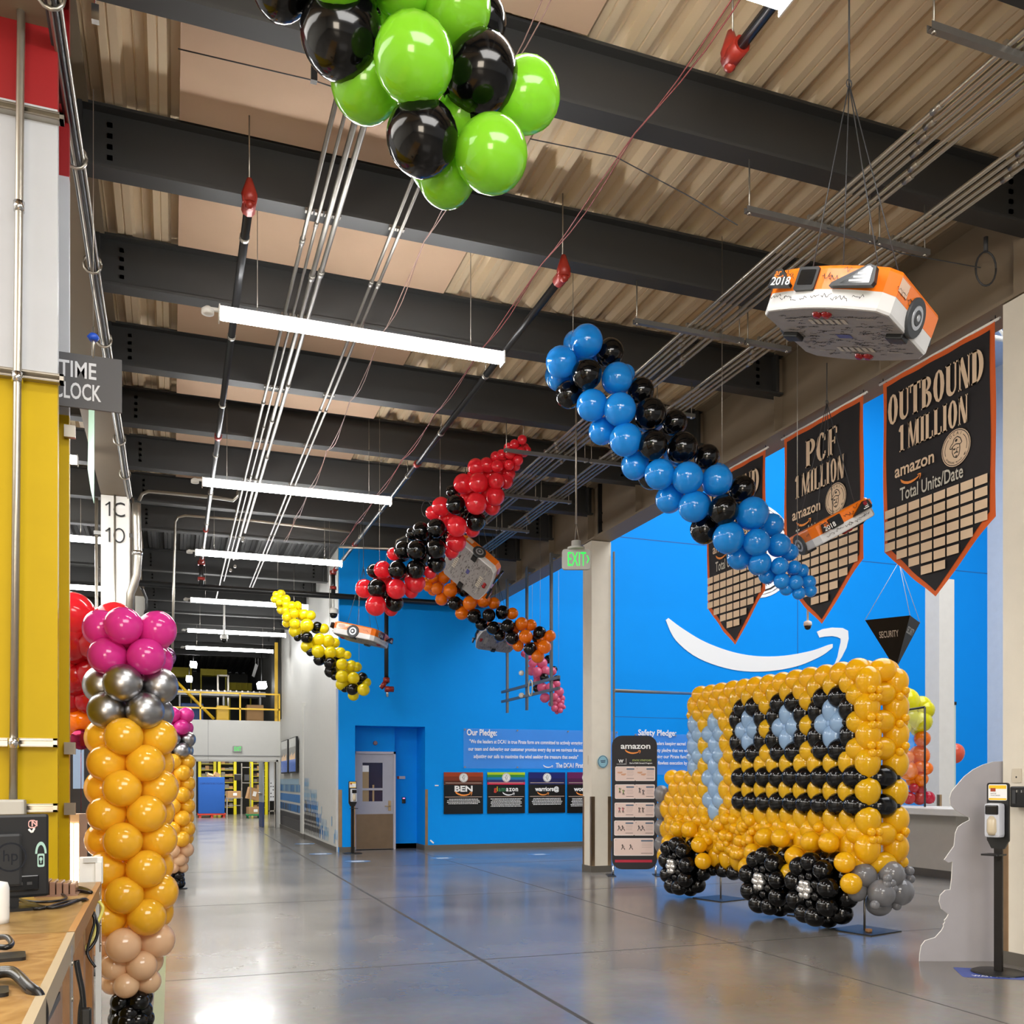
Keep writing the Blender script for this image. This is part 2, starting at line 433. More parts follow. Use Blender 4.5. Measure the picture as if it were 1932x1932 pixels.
colC = cladding('column', 6.5, 6.85, 14.18, 14.53, [(0, 5.47, 1)], [(6.5, 14.18), (6.85, 14.18), (6.5, 14.53)])
b = MB(); b.bx(6.56, 6.8, 14.2, 14.5, 5.47, 5.5); b.bx(6.6, 6.78, 14.12, 14.16, 5.5, 6.4)
for z in (5.6, 5.75, 5.9): b.bx(6.63, 6.66, 14.1, 14.13, z, z + .03); b.bx(6.71, 6.74, 14.1, 14.13, z, z + .03)
b.build('steel_bracket', black, colC)
b = MB(); b.bx(6.498, 6.502, 14.3, 14.34, 1.78, 1.93); b.build('wall_switch', mat('switch_plate', '#cfc4b0', .4), colC)
# round wall badge on the column
b = MB(); b.frame(pY(1137, 1437, 14.17), (1, 0, 0), (0, 0, 1)); b.prism2(ell(0, 0, .095, .105), .008, 0, .012)
b.ring2(ell(0, 0, .088, .097), ell(0, 0, .08, .09), 1, .0135); b.stroke2([(-.045, .012), (.045, .02)], .012, 1, .0135); b.stroke2([(-.035, -.012), (.04, -.006)], .012, 1, .0135)
tag(b.build('wall_badge', [mat('pale_teal_print', '#8fbccb', .5), mat('navy_print', '#1f2c4d', .5)]), 'round pale blue badge stuck on the front of the white column', 'badge')
colR = cladding('column', 6.5, 6.9, 5.45, 6.0, [(0, 5.47, 1)], [(6.5, 6.0)])
b = MB(); b.bx(6.56, 6.84, 5.5, 5.95, 5.47, 6.4); b.build('steel_post', girder_paint, colR)
b = MB(); b.frame((6.499, 5.86, 1.5), (0, -1, 0), (0, 0, 1)); b.prism2(rrect(-.045, 0, .045, .115, .01), .008, 0, .008); b.poly2(ell(0, .045, .008, .008, 10), 1, .0085)
b.build('outlet_plate', [mat('switch_plate', '#cfc4b0', .4), black], colR)
colL = cladding('column', -.93, -.57, 14.2, 14.56, [(0, 5.47, 0)])
b = MB(); b.frame((-.93, 14.19, 0), (1, 0, 0), (0, 0, 1))

for z in (5.18, 4.82): b.rect2(.10, z, .122, z + .2, 0, .004); b.stroke2([(.115, z + .19), (.06, z + .145)], .02, 0, .004)
b.textw('C', .16, .31, 5.18, .2, 0, .004); b.ring2(ell(.235, 4.92, .075, .105), ell(.235, 4.92, .055, .083), 0, .004)
b.build('painted_number', black, colL)
cladding('column', 13.5, 13.86, 13.9, 14.25, [(0, 5.3, 0)], [(13.5, 13.9), (13.86, 13.9)])
b = MB(); b.bx(13.58, 13.78, 13.98, 14.18, 5.3, 12.5); struct(b.build('column', white))

# near left column: an H of cladding painted in yellow, white and red bands
BANDS = [(0, 3.66, 2), (3.66, 5.06, 0), (5.06, 7, 3)]
b = MB()
for z0, z1, m in BANDS:
    b.bx(-1.6, -.57, 5.5, 5.56, z0, z1, m)
    b.bx(-1.6, -.57, 6.09, 6.15, z0, z1, m); b.bx(-1.55, -.63, 5.56, 6.09, z0, z1, m)
pilL = struct(b.build('pillar', [mat('pillar_white', '#b2b4b8', .55), beige_wall, yellow_paint, mat('pillar_red', '#8e0a10', .5)]))
b = MB(); b.bx(-1.5, -.66, 5.5, 6.15, 7, 7.05); b.build('pillar_cap', beam_paint, pilL)

# ---- blue end wall with the door recess
xr0, xr1 = pY(670, 1500, YB).x, pY(802, 1500, YB).x
zr = pY(735, 1370, YB).z
HW = 12.7
b = MB()
b.bx(3.3, xr0, YB, YB + .12, 0, HW); b.bx(xr0, xr1, YB, YB + .12, zr, HW); b.bx(xr1, 21, YB, YB + .12, 0, HW)
b.bx(xr0, xr1, YB + .75, YB + .85, 0, zr + .02); b.bx(xr0 - .08, xr0, YB + .1, YB + .8, 0, zr + .02); b.bx(xr1, xr1 + .08, YB + .1, YB + .8, 0, zr + .02)
b.bx(xr0 - .05, xr1 + .05, YB + .1, YB + .8, zr, zr + .08)
wb = struct(b.build('wall_back', blue_wall))
b = MB()                                     # panel joints
def wl(p0, p1, w=.012):
    a, c = pY(*p0, YB - .002), pY(*p1, YB - .002)
    d = (c - a).normalized(); s_ = Vector((-d.z, 0, d.x)) * w
    b.add([a - s_, c - s_, c + s_, a + s_], [(0, 1, 2, 3)])
wl((1160, 1012), (1890, 1085)); wl((1505, 1040), (1505, 1260)); wl((1160, 1352), (1300, 1356), .006)
b.build('panel_joint', mat('blue_joint', '#0565b0', .6), wb)
b = MB(); b.bx(3.3, xr0, YB - .012, YB, 0, .11); b.bx(xr1, 20, YB - .012, YB, 0, .11); b.bx(xr0, xr1, YB + .735, YB + .75, 0, .11); b.bx(xr1 - .012, xr1, YB, YB + .75, 0, .11)
struct(b.build('baseboard_back', baseboard_mat))
for x, nm in ((3.3, 1), (xr0, -1), (xr1, 1)):
    g = MB(); g.bx(x - (.0 if nm > 0 else .06), x + (.06 if nm > 0 else 0), YB - .008, YB, .11, 1.32)
    if x == 3.3: g.bx(x - .008, x, YB - .008, YB + .09, .11, 1.32)
    g.build('corner_guard', copper, wb)
# ---- white side wall of the far corridor, with a shallow step, and the far wall with its doorway
YF = 31.0
b = MB(); b.bx(3.3, 3.42, YB + .12, YF, 0, 6.45); b.bx(3.3, 9, YB + .06, YB + .12, 5.0, 6.45)
zs = pX(647, 1294, 3.3).z
b.bx(3.255, 3.3, YB + .12, 25.2, 0, zs); b.bx(3.255, 3.3, 25.7, YF, 0, zs); b.bx(3.22, 3.3, 25.2, 25.7, 0, zs + .1)
wc = struct(b.build('wall_right', greywhite))
b = MB(); b.bx(3.24, 3.256, YB + .1, 25.2, 0, .11); b.bx(3.24, 3.256, 25.7, YF, 0, .11); b.bx(3.2, 3.221, 25.15, 25.75, 0, .11)
struct(b.build('baseboard_right', baseboard_mat))
xd0, xd1 = pY(370, 1500, YF).x, pY(521, 1500, YF).x
zd = pY(450, 1437, YF).z
zf = pY(440, 1359, YF).z
b = MB(); b.bx(-9, xd0, YF, YF + .15, 0, zf); b.bx(xd1, 3.3, YF, YF + .15, 0, zf); b.bx(xd0, xd1, YF, YF + .15, zd, zf); b.bx(-9, 4.7, YF + .15, 46, zf - .25, zf)
wf = struct(b.build('wall_front', greywhite))
b = MB(); b.bx(.35, 3.3, YF - .03, YF - .01, 2.28, 2.3); b.bx(.3, .32, YF - .005, YF, 0, zf); b.bx(1.05, 1.06, YF - .005, YF, zd, zf)
b.build('wall_joint', midgrey, wf)
b = MB(); b.bx(-9, xd0 - .06, YF - .012, YF, 0, .11); struct(b.build('baseboard_front', baseboard_mat))
b = MB()
for x in (xd0 - .06, xd1): b.bx(x, x + .06, YF - .03, YF + .17, 0, zd + .06)
b.bx(xd0 - .06, xd1 + .06, YF - .03, YF + .17, zd, zd + .06)
struct(b.build('trim_2', mat('door_frame_grey', '#bdbcb6', .45)))
b = MB(); b.bx(-9, 9, 45.5, 45.7, 0, 6.5); b.bx(3.3, 3.4, YF + .15, 45.5, zf, 6.5); b.bx(4.6, 4.7, YF + .15, 45.5, 0, zf - .25)
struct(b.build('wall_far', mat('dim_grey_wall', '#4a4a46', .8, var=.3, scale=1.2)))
b = MB(); b.bx(-9.1, -9, -6, 46, 0, 6.5); struct(b.build('wall_left', greywhite))
b = MB(); b.bx(-9, 21, -6.1, -6, 0, 12.7); struct(b.build('wall_entrance', white))
b = MB(); b.bx(21, 21.1, -6, 20, 0, 12.7); struct(b.build('wall_lobby', white))
b = MB(); b.bx(6.85, 21, -6, 20, 12.7, 12.8)
struct(b.build('ceiling_lobby', mat('white_deck', '#dfe4ea', .6)))
b = MB(); b.bx(6.85, 6.95, -6, 20, 6.45, 12.7); struct(b.build('wall_lobby_upper', white))
for y in (16.5, 12.5, 8.5):                                   # white roof trusses of the lobby
    b = MB(); b.tube([(7, y, 11.6), (21, y, 11.6)], .06, 6); b.tube([(7, y, 12.5), (21, y, 12.5)], .06, 6)
    for i in range(14): b.tube([(7 + i, y, 11.6 if i % 2 else 12.5), (8 + i, y, 12.5 if i % 2 else 11.6)], .035, 5)
    struct(b.build('roof_truss', white))

# ---- mezzanine above the far doorway
ray = mat('rail_yellow', '#f2c22a', .45)
rl = thing('guard_rail', 'yellow pipe guard rail along the mezzanine edge above the far doorway', 'railing', (1.5, YF + .1, zf))
xs = [pY(x, 1300, YF + .1).x for x in (300, 378, 453, 527)]
zt, zm = pY(440, 1308, YF + .1).z, pY(440, 1337, YF + .1).z
for x in xs:
    b = MB(); b.bx(x - .025, x + .025, YF + .075, YF + .125, zf, zt); b.build('post', ray, rl)
for z in (zt, zm):
    b = MB(); b.bx(xs[0] - 1.5, xs[-1] + .02, YF + .075, YF + .125, z - .025, z + .025); b.build('rail', ray, rl)
b = MB(); x = pY(521, 1300, YF + .5).x; b.bx(x - .05, x + .05, YF + .45, YF + .55, zf, 6.0)
struct(b.build('mezzanine_post', ray))
b = MB(); b.tube([pY(322, 1275, YF + .6), pY(404, 1357, YF + .6)], .05, 6)
struct(b.build('brace_beam', ray))
b = MB(); y = YF + 2.2
b.bx(-2, 3.0, y, y + .7, zf + .95, zf + 1.12, 0)
for i in range(26): b.tube([(-1.95 + i * .19, y - .01, zf + 1.12), (-1.95 + i * .19, y + .7, zf + 1.12)], .03, 6, 1)
for x in (-1.5, .2, 1.6, 2.8): b.bx(x, x + .06, y + .1, y + .6, zf, zf + .95, 0)
tag(b.build('conveyor', [strut_mat, steel]), 'grey roller conveyor running across the mezzanine behind the yellow rail', 'conveyor')
for i, (x0, x1, z0, z1, m, l) in enumerate(((.25, .95, .02, .6, mat('tote_blue', '#0c3a78', .5), 'dark blue bin on the mezzanine floor left of the first rail post'),
                                         (1.35, 1.75, .0, .55, ray, 'yellow motor housing under the mezzanine conveyor'),
                                         (2.3, 2.85, .02, .6, tan_box, 'brown carton under the right end of the mezzanine conveyor'))):
    b = MB(); b.bbx(x0, x1, YF + 1.2, YF + 1.8, zf + z0, zf + z1, .03)
    b.bx(x0 + .05, x1 - .05, YF + 1.19, YF + 1.2, zf + z0 + .1, zf + z1 - .06)
    tag(b.build(('storage_bin', 'motor_housing', 'carton')[i], m), l, ('bin', 'machine', 'box')[i])
for i, (px, py, w, h) in enumerate(((365, 1254, 10, 9), (357, 1281, 9, 9), (494, 1293, 13, 10))):
    p = pY(px, py, (37, 38, 34)[i]); b = MB(); s_ = 38 / F; R = Euler((.5, 0, -.5 if i == 2 else .2)).to_matrix()
    b.box(p, (w * s_, .2, h * s_), 0, R); b.box(p + Vector((0, .14, .03)), (w * s_ * .7, .1, h * s_ * .8), 1, R); b.tube([p + Vector((0, .14, .1)), Vector((p.x, p.y + .14, 6.44))], .02, 6, 1)
    tag(b.build('work_light', [mat('floodlight', '#ffffff', .5, var=0, emit=9), black]), ('upper work light hanging at the left over the mezzanine', 'lower work light hanging at the left over the mezzanine', 'bright work light hanging at the right over the mezzanine')[i], 'lamp')
b = MB(); c = [pY(x, y, 36) for x, y in ((482, 1251), (487, 1256), (480, 1278), (475, 1275))]
b.add(c + [v + Vector((0, .02, 0)) for v in c], [(3, 2, 1, 0), (4, 5, 6, 7), (0, 1, 5, 4), (2, 3, 7, 6), (1, 2, 6, 5), (3, 0, 4, 7)])
b.tube([c[0], c[0] + UP * .9], .01, 4); b.tube([c[1], c[1] + UP * .9], .01, 4)
tag(b.build('hanging_sign', white_print), 'narrow white sign hanging tilted over the right of the mezzanine', 'sign')
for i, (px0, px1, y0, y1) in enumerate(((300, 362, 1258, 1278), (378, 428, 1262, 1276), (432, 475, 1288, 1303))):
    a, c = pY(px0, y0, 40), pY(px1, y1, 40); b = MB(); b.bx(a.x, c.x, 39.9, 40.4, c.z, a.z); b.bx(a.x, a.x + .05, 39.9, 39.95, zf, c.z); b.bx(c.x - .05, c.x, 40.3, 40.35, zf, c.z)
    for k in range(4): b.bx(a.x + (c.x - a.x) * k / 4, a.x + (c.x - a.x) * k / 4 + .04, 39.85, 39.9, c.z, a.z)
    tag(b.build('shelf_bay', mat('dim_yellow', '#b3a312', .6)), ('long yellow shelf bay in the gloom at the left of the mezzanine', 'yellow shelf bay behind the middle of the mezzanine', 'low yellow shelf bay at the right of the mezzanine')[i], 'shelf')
b = MB(); x0, z0 = pY(411, 1310, 36).x, zf
for x in (x0, x0 + .36): b.bx(x - .03, x + .03, 35.97, 36.03, zf, zf + 1.95)
for z in (1.3, 1.9): b.bx(x0, x0 + .36, 35.97, 36.03, zf + z, zf + z + .06)
tag(b.build('gate_barrier', steel), 'grey metal gate frame standing on the mezzanine floor', 'frame')
# ================================================================== lights, pipes and conduits under the roof
def fixture(x0, x1, y, h, label, group='linear light fixtures'):
    t = thing('linear_light', label, 'ceiling light', ((x0 + x1) / 2, y, h), group)
    b = MB(); b.bx(x0, x1, y - .035, y + .035, h + .085, h + .1); b.bx(x0 - .006, x0 + .004, y - .062, y + .062, h - .01, h + .1); b.bx(x1 - .004, x1 + .006, y - .062, y + .062, h - .01, h + .1)
    b.build('housing', white, t)
    b = MB(); b.bbx(x0 + .004, x1 - .004, y - .052, y + .052, h + .01, h + .085, .018); b.build('diffuser', led_mat, t)
    b = MB(); b.lathe([(.02, .0), (.05, .0), (.05, .035), (.02, .06)], (x0 - .09, y, h + .03), n=14); b.bx(x0 - .09, x0, y - .012, y + .012, h + .06, h + .085)
    b.build('sensor', white, t)
    for x in (x0 + .3, x1 - .3):
        b = MB(); b.tube([(x, y, h + .1), (x, y, 6.53 if y > 18 or x < 0 else 6.44)], .004, 4); b.build('hanger', steel, t)
LY = [3.85, 8.03, 12.65, 16.6, 21.0, 25.3, 28.6]
for i, y in enumerate(LY):
    fixture(.36, 2.8, y, 5.27, '%s glowing tube light counting from the camera along the hall ceiling' % ORD[i])
for i, y in enumerate((12.3, 16.3, 20.4)):
    fixture(-3.5, -1.06, y, 5.27, '%s glowing tube light seen past the yellow column at the left' % ('nearest', 'middle', 'farthest')[i], 'left bay light fixtures')

def pipe(name, pts, r, m, label, cat, group=None, n=10, fit=None):
    b = MB(); b.tube(pts, r, n)
    if fit is None: return tag(b.build(name, m), label, cat, group)
    t = thing(name, label, cat, pts[0], group); b.build('pipe', m, t)
    return t
def couplings(bm, x, z, r, ys, m=0):
    for y in ys: bm.tube([(x, y - .04, z), (x, y + .04, z)], r * 1.35, 8, m)
# conduits running the length of the hall
cb = random.Random(3)
for i, x in enumerate((1.0, 1.075, 1.15, 1.215)):
    r = (.017, .013, .022, .022)[i]; b = MB(); b.tube([(x, -2, 5.93), (x, 24 - i * 2.2, 5.93)], r, 8); couplings(b, x, 5.93, r, [cb.uniform(1, 3) + 3.05 * k for k in range(7)])
    for y in BEAMS: b.bx(x - .03, x + .03, y - .09, y - .05, 5.935, 5.96)
    tag(b.build('conduit', conduit_mat), '%s from the left of the four silver conduits over the hall centre' % ORD[i], 'conduit', 'four centre conduits')
for i, x in enumerate((1.66, 1.725)):
    b = MB(); b.tube([(x, -2, 5.93), (x, 23, 5.93)], .015, 8); couplings(b, x, 5.93, .015, [2.2 + 3.05 * k for k in range(7)])
    for y in BEAMS: b.bx(x - .03, x + .03, y - .09, y - .05, 5.935, 5.96)
    tag(b.build('conduit', conduit_mat), '%s conduit of the silver pair right of the four centre conduits' % ('left', 'right')[i], 'conduit', 'pair of conduits')
RB = [('left bank', (4.40, 4.46, 4.52, 4.58, 4.67, 4.73)), ('right bank', (5.16, 5.225, 5.29, 5.355))]
for nm, xs in RB:
    for i, x in enumerate(xs):
        b = MB(); b.tube([(x, -2, 5.63), (x, 18.6, 5.63)], .0165, 8); couplings(b, x, 5.63, .0165, [1.5 + .12 * i + 3.05 * k for k in range(6)])
        tag(b.build('conduit', steel), '%s from left of the parallel conduits in the %s at upper right' % (ORD[i], nm), 'conduit', 'conduits in the ' + nm)
for k, y in enumerate(BEAMS[1:]):
    for j, (x0, x1) in enumerate(((3.85, 4.98), (5.0, 5.5))):
        if y > 18.7: continue
        t = thing('strut_trapeze', 'grey strut trapeze under the %s roof beam carrying the %s of conduits' % (ORD[k], RB[j][0]), 'bracket', ((x0 + x1) / 2, y, 5.57), 'strut trapezes')
        b = MB(); b.bx(x0, x1, y - .02, y + .02, 5.572, 5.577); b.bx(x0, x1, y - .02, y - .016, 5.577, 5.613); b.bx(x0, x1, y + .016, y + .02, 5.577, 5.613); b.build('strut', strut_mat, t)
        for x in (x0 + .03, x1 - .04):
            b = MB(); b.tube([(x, y, 5.56), (x, y, HB)], .006, 5); b.tube([(x, y, 5.56), (x, y, 5.585)], .014, 6); b.build('threaded_rod', steel, t)
        for x in RB[j][1]: b = MB(); b.bx(x - .02, x + .02, y - .012, y + .012, 5.61, 5.66); b.build('pipe_clamp', steel, t)
# sprinkler branch lines
def sprinkler(x, y0, y1, h, label, red_at_start):
    t = thing('sprinkler_pipe', label, 'pipe', (x, y0, h), 'sprinkler branch pipes')
    b = MB(); b.tube([(x, y0, h), (x, y1, h)], .033, 12); b.build('pipe', blackpipe, t)
    ye = y0 if red_at_start else y1; s_ = 1 if red_at_start else -1
    b = MB(); b.tube([(x, ye - .05 * s_, h), (x, ye + .1 * s_, h)], .052, 10); b.lathe([(.05, -.02), (.06, .04), (.04, .1), (.02, .16)], (x, ye - .02 * s_, h), n=10); b.lathe([(.03, 0), (.035, .05), (.01, .07)], (x, ye - .03 * s_, h), (0, 0, -1), n=8)
    b.build('valve_fitting', redmetal, t)
    b = MB(); b.tube([(x, ye, h + .12), (x, ye, 6.44)], .006, 5); b.build('hanger', steel, t)
    for y in BEAMS:
        if y0 + .3 < y < y1 - .2: b = MB(); b.tube([(x, y + .12, h + .03), (x, y + .12, HB)], .005, 4); b.tube([(x, y + .1, h), (x, y + .14, h)], .04, 10); b.build('hanger', steel, t)
    for y in (y0 + 5.0, y0 + 9.6):
        if y < y1: b = MB(); b.tube([(x, y - .04, h), (x, y + .04, h)], .046, 10); b.build('coupling', redmetal, t)
sprinkler(.53, 7.15, 18.9, 5.75, 'black sprinkler branch pipe with red end fitting over the left of the hall', True)
sprinkler(3.08, 7.3, 18.9, 5.75, 'black sprinkler branch pipe with red end fitting over the middle of the hall', True)
sprinkler(3.08, -2, 4.75, 5.75, 'sprinkler branch pipe whose red fitting shows beside the topmost tube light', False)
t = thing('sprinkler_main', 'thick black sprinkler main crossing the hall in front of the blue wall', 'pipe', (-.6, 19.35, 5.28))
b = MB(); b.tube([(-.6, 19.35, 5.28), (6.3, 19.35, 5.28)], .06, 14); b.build('pipe', blackpipe, t)
for x in (.53, 3.08):
    b = MB(); b.tube([(x, 19.3, 5.28), (x, 19.3, 5.75)], .045, 10); b.build('riser', blackpipe, t)
    b = MB(); b.tube([(x, 19.3, 5.4), (x, 19.3, 5.46)], .07, 10); b.tube([(x, 19.3, 5.7), (x, 19.3, 5.78)], .07, 10); b.tube([(x, 18.92, 5.75), (x, 19.34, 5.75)], .045, 10); b.build('red_coupling', redmetal, t)
p = pY(728, 1290, 19.4)
b = MB(); b.tube([(p.x, 19.35, p.z), (p.x, 19.35, 5.28)], .045, 10); b.build('drop_pipe', blackpipe, t)
b = MB(); b.tube([(p.x, 19.35, p.z + .02), (p.x, 19.35, p.z + .12)], .07, 10); b.tube([(p.x, 19.35, p.z + .05), (p.x - .12, 19.35, p.z - .1)], .05, 8); b.tube([(p.x - .04, 19.3, p.z - .12), (p.x + .14, 19.3, p.z - .12)], .06, 8); b.build('valve', redmetal, t)
b = MB(); b.tube([(p.x + .02, 19.35, p.z - .1), (p.x + .02, 19.35, p.z - .28)], .03, 8); b.tube([(p.x - .15, 19.35, p.z - .06), (p.x - .05, 19.35, p.z - .06)], .035, 8); b.build('nozzle', chrome, t)

# draped lines below the beams
def draped(name, x, y0, y1, h, r, m, label, n=1, sag=.1, cat='cable'):
    b = MB()
    for k in range(n):
        pts = []; ys = [y for y in BEAMS if y0 <= y <= y1]
        for a, c in zip(ys, ys[1:]):
            for i in range(6): q = i / 6; pts.append((x + .02 * k + .012 * sin(a * 7 + i + k * 2), a + (c - a) * q, h - 4 * sag * q * (1 - q) * (1 + .3 * sin(a * 3 + k))))
        b.tube(pts, r, 5)
    return tag(b.build(name, m), label, cat)
draped('alarm_cable', 2.96, .5, 19.5, 5.93, .0045, mat('red_cable', '#8e4644', .5), 'dusty red alarm cable draped from beam to beam right of the tube lights', 2, .05)
draped('alarm_cable', 1.93, .5, 19.5, 5.93, .004, mat('pink_cable', '#9a7a70', .5), 'pale reddish cable draped from beam to beam right of the conduit pair', 2, .1)
b = MB()
for k in range(7):
    b.tube([(XL + .19 + .03 * cos(k), 2 + i * 1.2, 5.43 + .03 * sin(k * 2.1) - .03 * (i % 2)) for i in range(11)], .014, 6, k % 2)
for i in range(9): b.tube([(XL + .18 + .06 * cos(a), 2.6 + i * 1.3, 5.43 + .07 * sin(a)) for a in [2 * pi * q / 12 for q in range(13)]], .012, 5, 0)
tag(b.build('cable_bundle', [steel, darkgrey]), 'bundle of grey cables in rings along the lower edge of the left girder', 'cable')
b = MB(); p = pY(1392, 425, 5.85)
b.tube([pz(1000, 262, 6.9), pz(1160, 295, 6.9), pz(1300, 370, 7), p], .004, 4); b.tube([pz(1560, 430, 6.9), pz(1700, 478, 7.1), pz(1850, 505, 7.4)], .004, 4)
b.tube([pz(336, 92, 5.9), pz(592, 152, 6.1), pz(640, 168, 6.1)], .004, 4)
tag(b.build('thin_wire', darkgrey), 'thin dark wires strung loosely below the roof deck', 'cable')
for i, (x, y) in enumerate(((180, 25), (592, 140))):
    b = MB(); p = pz(x, y, 5.35 + .6 * i); b.bx(p.x - .02, p.x + .02, p.y - .02, p.y + .02, p.z - .05, p.z + .04); b.tube([p, p + UP * (6.44 - p.z)], .006, 5)
    tag(b.build('wire_clip', chrome), ('small metal wire clip hanging under the deck at the top left', 'small metal wire clip hanging just left of the green balloons')[i], 'clip')
# bent conduits at the back of the hall
b = MB(); z_ = 14.25
b.tube([pz(x, y, z_) for x, y in ((262, 945), (268, 932), (280, 927), (400, 938), (440, 944), (448, 936), (450, 925))], .025, 8)
tag(b.build('conduit', steel), 'bent grey conduit crossing from the left column top to the centre conduits', 'conduit')
b = MB(); b.tube([pz(x, y, 16.6) for x, y in ((325, 1240), (328, 1100), (331, 985), (336, 976), (350, 973), (470, 982), (660, 1004))], .022, 8)
tag(b.build('conduit', steel), 'grey conduit dropping straight down behind the pink topped balloon column', 'conduit')
b = MB(); b.tube([pz(x, y, 16.9) for x, y in ((640, 1032), (744, 1036), (748, 1020), (790, 1000))], .02, 6)
tag(b.build('conduit', steel), 'short bent conduit behind the black balloons of the red garland', 'conduit')

def loopring(px, py, z, r, label):
    b = MB(); p = pz(px, py, z)
    b.tube([p + CR * r * .6 * cos(a) + UP * r * sin(a) for a in [2 * pi * i / 20 for i in range(21)]], .008, 6); b.tube([p + UP * r, p + UP * (r + .12)], .02, 6)
    tag(b.build('cable_loop', darkgrey), label, 'cable')
loopring(1860, 507, 7.8, .14, 'coil of dark cable hanging on the girder above the right banner')
loopring(805, 960, 15, .13, 'coil of dark cable hanging behind the red balloon garland')
def dome(px, py, z, top, label, s=1.):
    p = pz(px, py, z); t = thing('dome_camera', label, 'camera', p)
    b = MB(); b.tube([p + UP * .1 * s, Vector((p.x, p.y, top))], .025 * s, 8); b.build('drop_pole', white, t)
    b = MB(); b.lathe([(.05 * s, .12 * s), (.09 * s, .1 * s), (.1 * s, .03 * s), (.09 * s, .0)], p, n=16); b.build('camera_body', white, t)
    b = MB(); b.lathe([(.085 * s, 0), (.075 * s, -.05 * s), (.045 * s, -.085 * s), (.005, -.095 * s)], p, n=16); b.build('camera_dome', blackgloss, t)
dome(423, 1206, 24, 6.44, 'white dome camera hanging below the fifth tube light')
dome(629, 1158, 19.3, 5.22, 'white dome camera hanging from the pipe left of the blue wall')
dome(1524, 1181, 12.5, 12.72, 'white dome camera hanging below the tip of the middle banner', .55)

# exit signs
def exit_sign(c, w, h, top, label, right, up, arrow=True):
    t = thing('exit_sign', label, 'exit sign', c)
    n = right.cross(up)
    b = MB(); b.frame(c, right, up); b.prism2(rrect(-w / 2, -h / 2, w / 2, h / 2, .035), .05, 0, .025); b.build('sign_face', mat('exit_housing', '#a8a8a2', .5), t)
    b = MB(); b.frame(c, right, up); b.textw('EXIT', -w * .3, w * (.34 if arrow else .38), -h * .33, h * .68, 0, .027, bold=.0)
    if arrow: b.stroke2([(w * .38, .045), (w * .44, 0), (w * .38, -.045)], .012, 0, .027)
    b.build('exit_letters', green_led, t)
    if top:
        b = MB(); p = Vector(c) + up * (h / 2); b.lathe([(.1, 0), (.1, .025), (.055, .03), (.055, .1), (.03, .1)], p, n=16); b.build('canopy', mat('exit_housing', '#cfcfc8', .5), t)
        b = MB(); q = p + up * .3; b.tube([p + right * .035 + up * .1, q, p - right * .015 + up * .1], .005, 5); b.tube([q, Vector((q.x, q.y, top))], .011, 7); b.build('hanging_rod', steel, t)
exit_sign(pz(1087, 1056, 11.0), .33, .235, 6.44, 'green lit exit sign with an arrow hanging in front of the white column', CR, UP)
exit_sign(pY(448, 1413, YF - .04), .3, .19, None, 'small green exit sign on the white wall above the far doorway', Vector((1, 0, 0)), UP, False)

# strut frame hanging from the girder left of the column
t = thing('hanging_trapeze', 'hanging frame of three vertical struts and two cross bars below the right girder', 'frame', (6.38, 17, 2.8))
for px, y0, y1 in ((957, 1345, 1080), (994, 1340, 1040), (1040, 1332, 1070)):
    a, c = pX(px, y0, 6.4), pX(px, y1, 6.4); b = MB(); b.bx(6.38, 6.42, a.y - .035, a.y + .035, a.z, 5.6); b.bx(6.42, 6.56, a.y - .04, a.y + .04, 5.5, 5.58)
    if px == 994: b.bx(6.37, 6.38, a.y - .11, a.y - .045, a.z, 5.6)
    b.build('vertical_strut', strut_mat, t)
for ya, yb in ((1306, 1277), (1324, 1296)):
    a, c = pX(948, ya, 6.36), pX(1056, yb, 6.36); b = MB(); b.bx(6.33, 6.37, min(a.y, c.y), max(a.y, c.y), a.z - .025, a.z + .025); b.build('cross_bar', strut_mat, t)
b = MB(); p = pX(1001, 1298, 6.3)
b.tube([p + Vector((0, .1 * cos(a), .15 * sin(a))) for a in [2 * pi * i / 16 for i in range(17)]], .012, 6); b.build('cable_loop', mat('pale_cable', '#c9c2ae', .5), t)
for y_ in (1270, 1312):
    b = MB(); p = pX(988, y_, 6.36); b.lathe([(.03, 0), (.05, .02), (.05, .06), (.03, .09)], p, (-1, 0, 0), n=12); b.build('sensor', white, t)
b = MB(); b.bx(6.5 + .36, 6.5 + .385, 14.1, 14.13, 1, 5.3); b.tube([(6.87, 14.1, pX(1158, 1303, 6.87).z), (pY(1335, 1310, YB - .06).x, YB - .06, pY(1335, 1310, YB - .06).z)], .03, 6)
tag(b.build('strut_rail', strut_mat), 'grey strut rail running from the white column along the blue wall', 'rail')

# ================================================================== lettering helpers
def smile2(b, x0, y0, w, m, d):
    lo = [(0, .235), (.055, .12), (.19, .035), (.36, -.02), (.53, -.03), (.7, 0), (.83, .05), (.89, .09), (.905, .105)]
    up = [(.018, .25), (.1, .19), (.21, .125), (.38, .07), (.5, .06), (.64, .065), (.77, .09), (.86, .125), (.905, .14)]
    n = len(lo)
    for i in range(n - 1): b.poly2([(x0 + x * w, y0 + y * w) for x, y in (lo[i], lo[i + 1], up[i + 1], up[i])], m, d)
    A = [(.825, .185), (.91, .203), (.985, .195), (1.0, .17), (.99, .1), (.96, .03), (.93, -.01)]
    B = [(.845, .155), (.90, .158), (.935, .155), (.95, .14), (.945, .1), (.93, .05), (.92, .0)]
    for i in range(len(A) - 1): b.poly2([(x0 + x * w, y0 + y * w) for x, y in (B[i], B[i + 1], A[i + 1], A[i])], m, d)
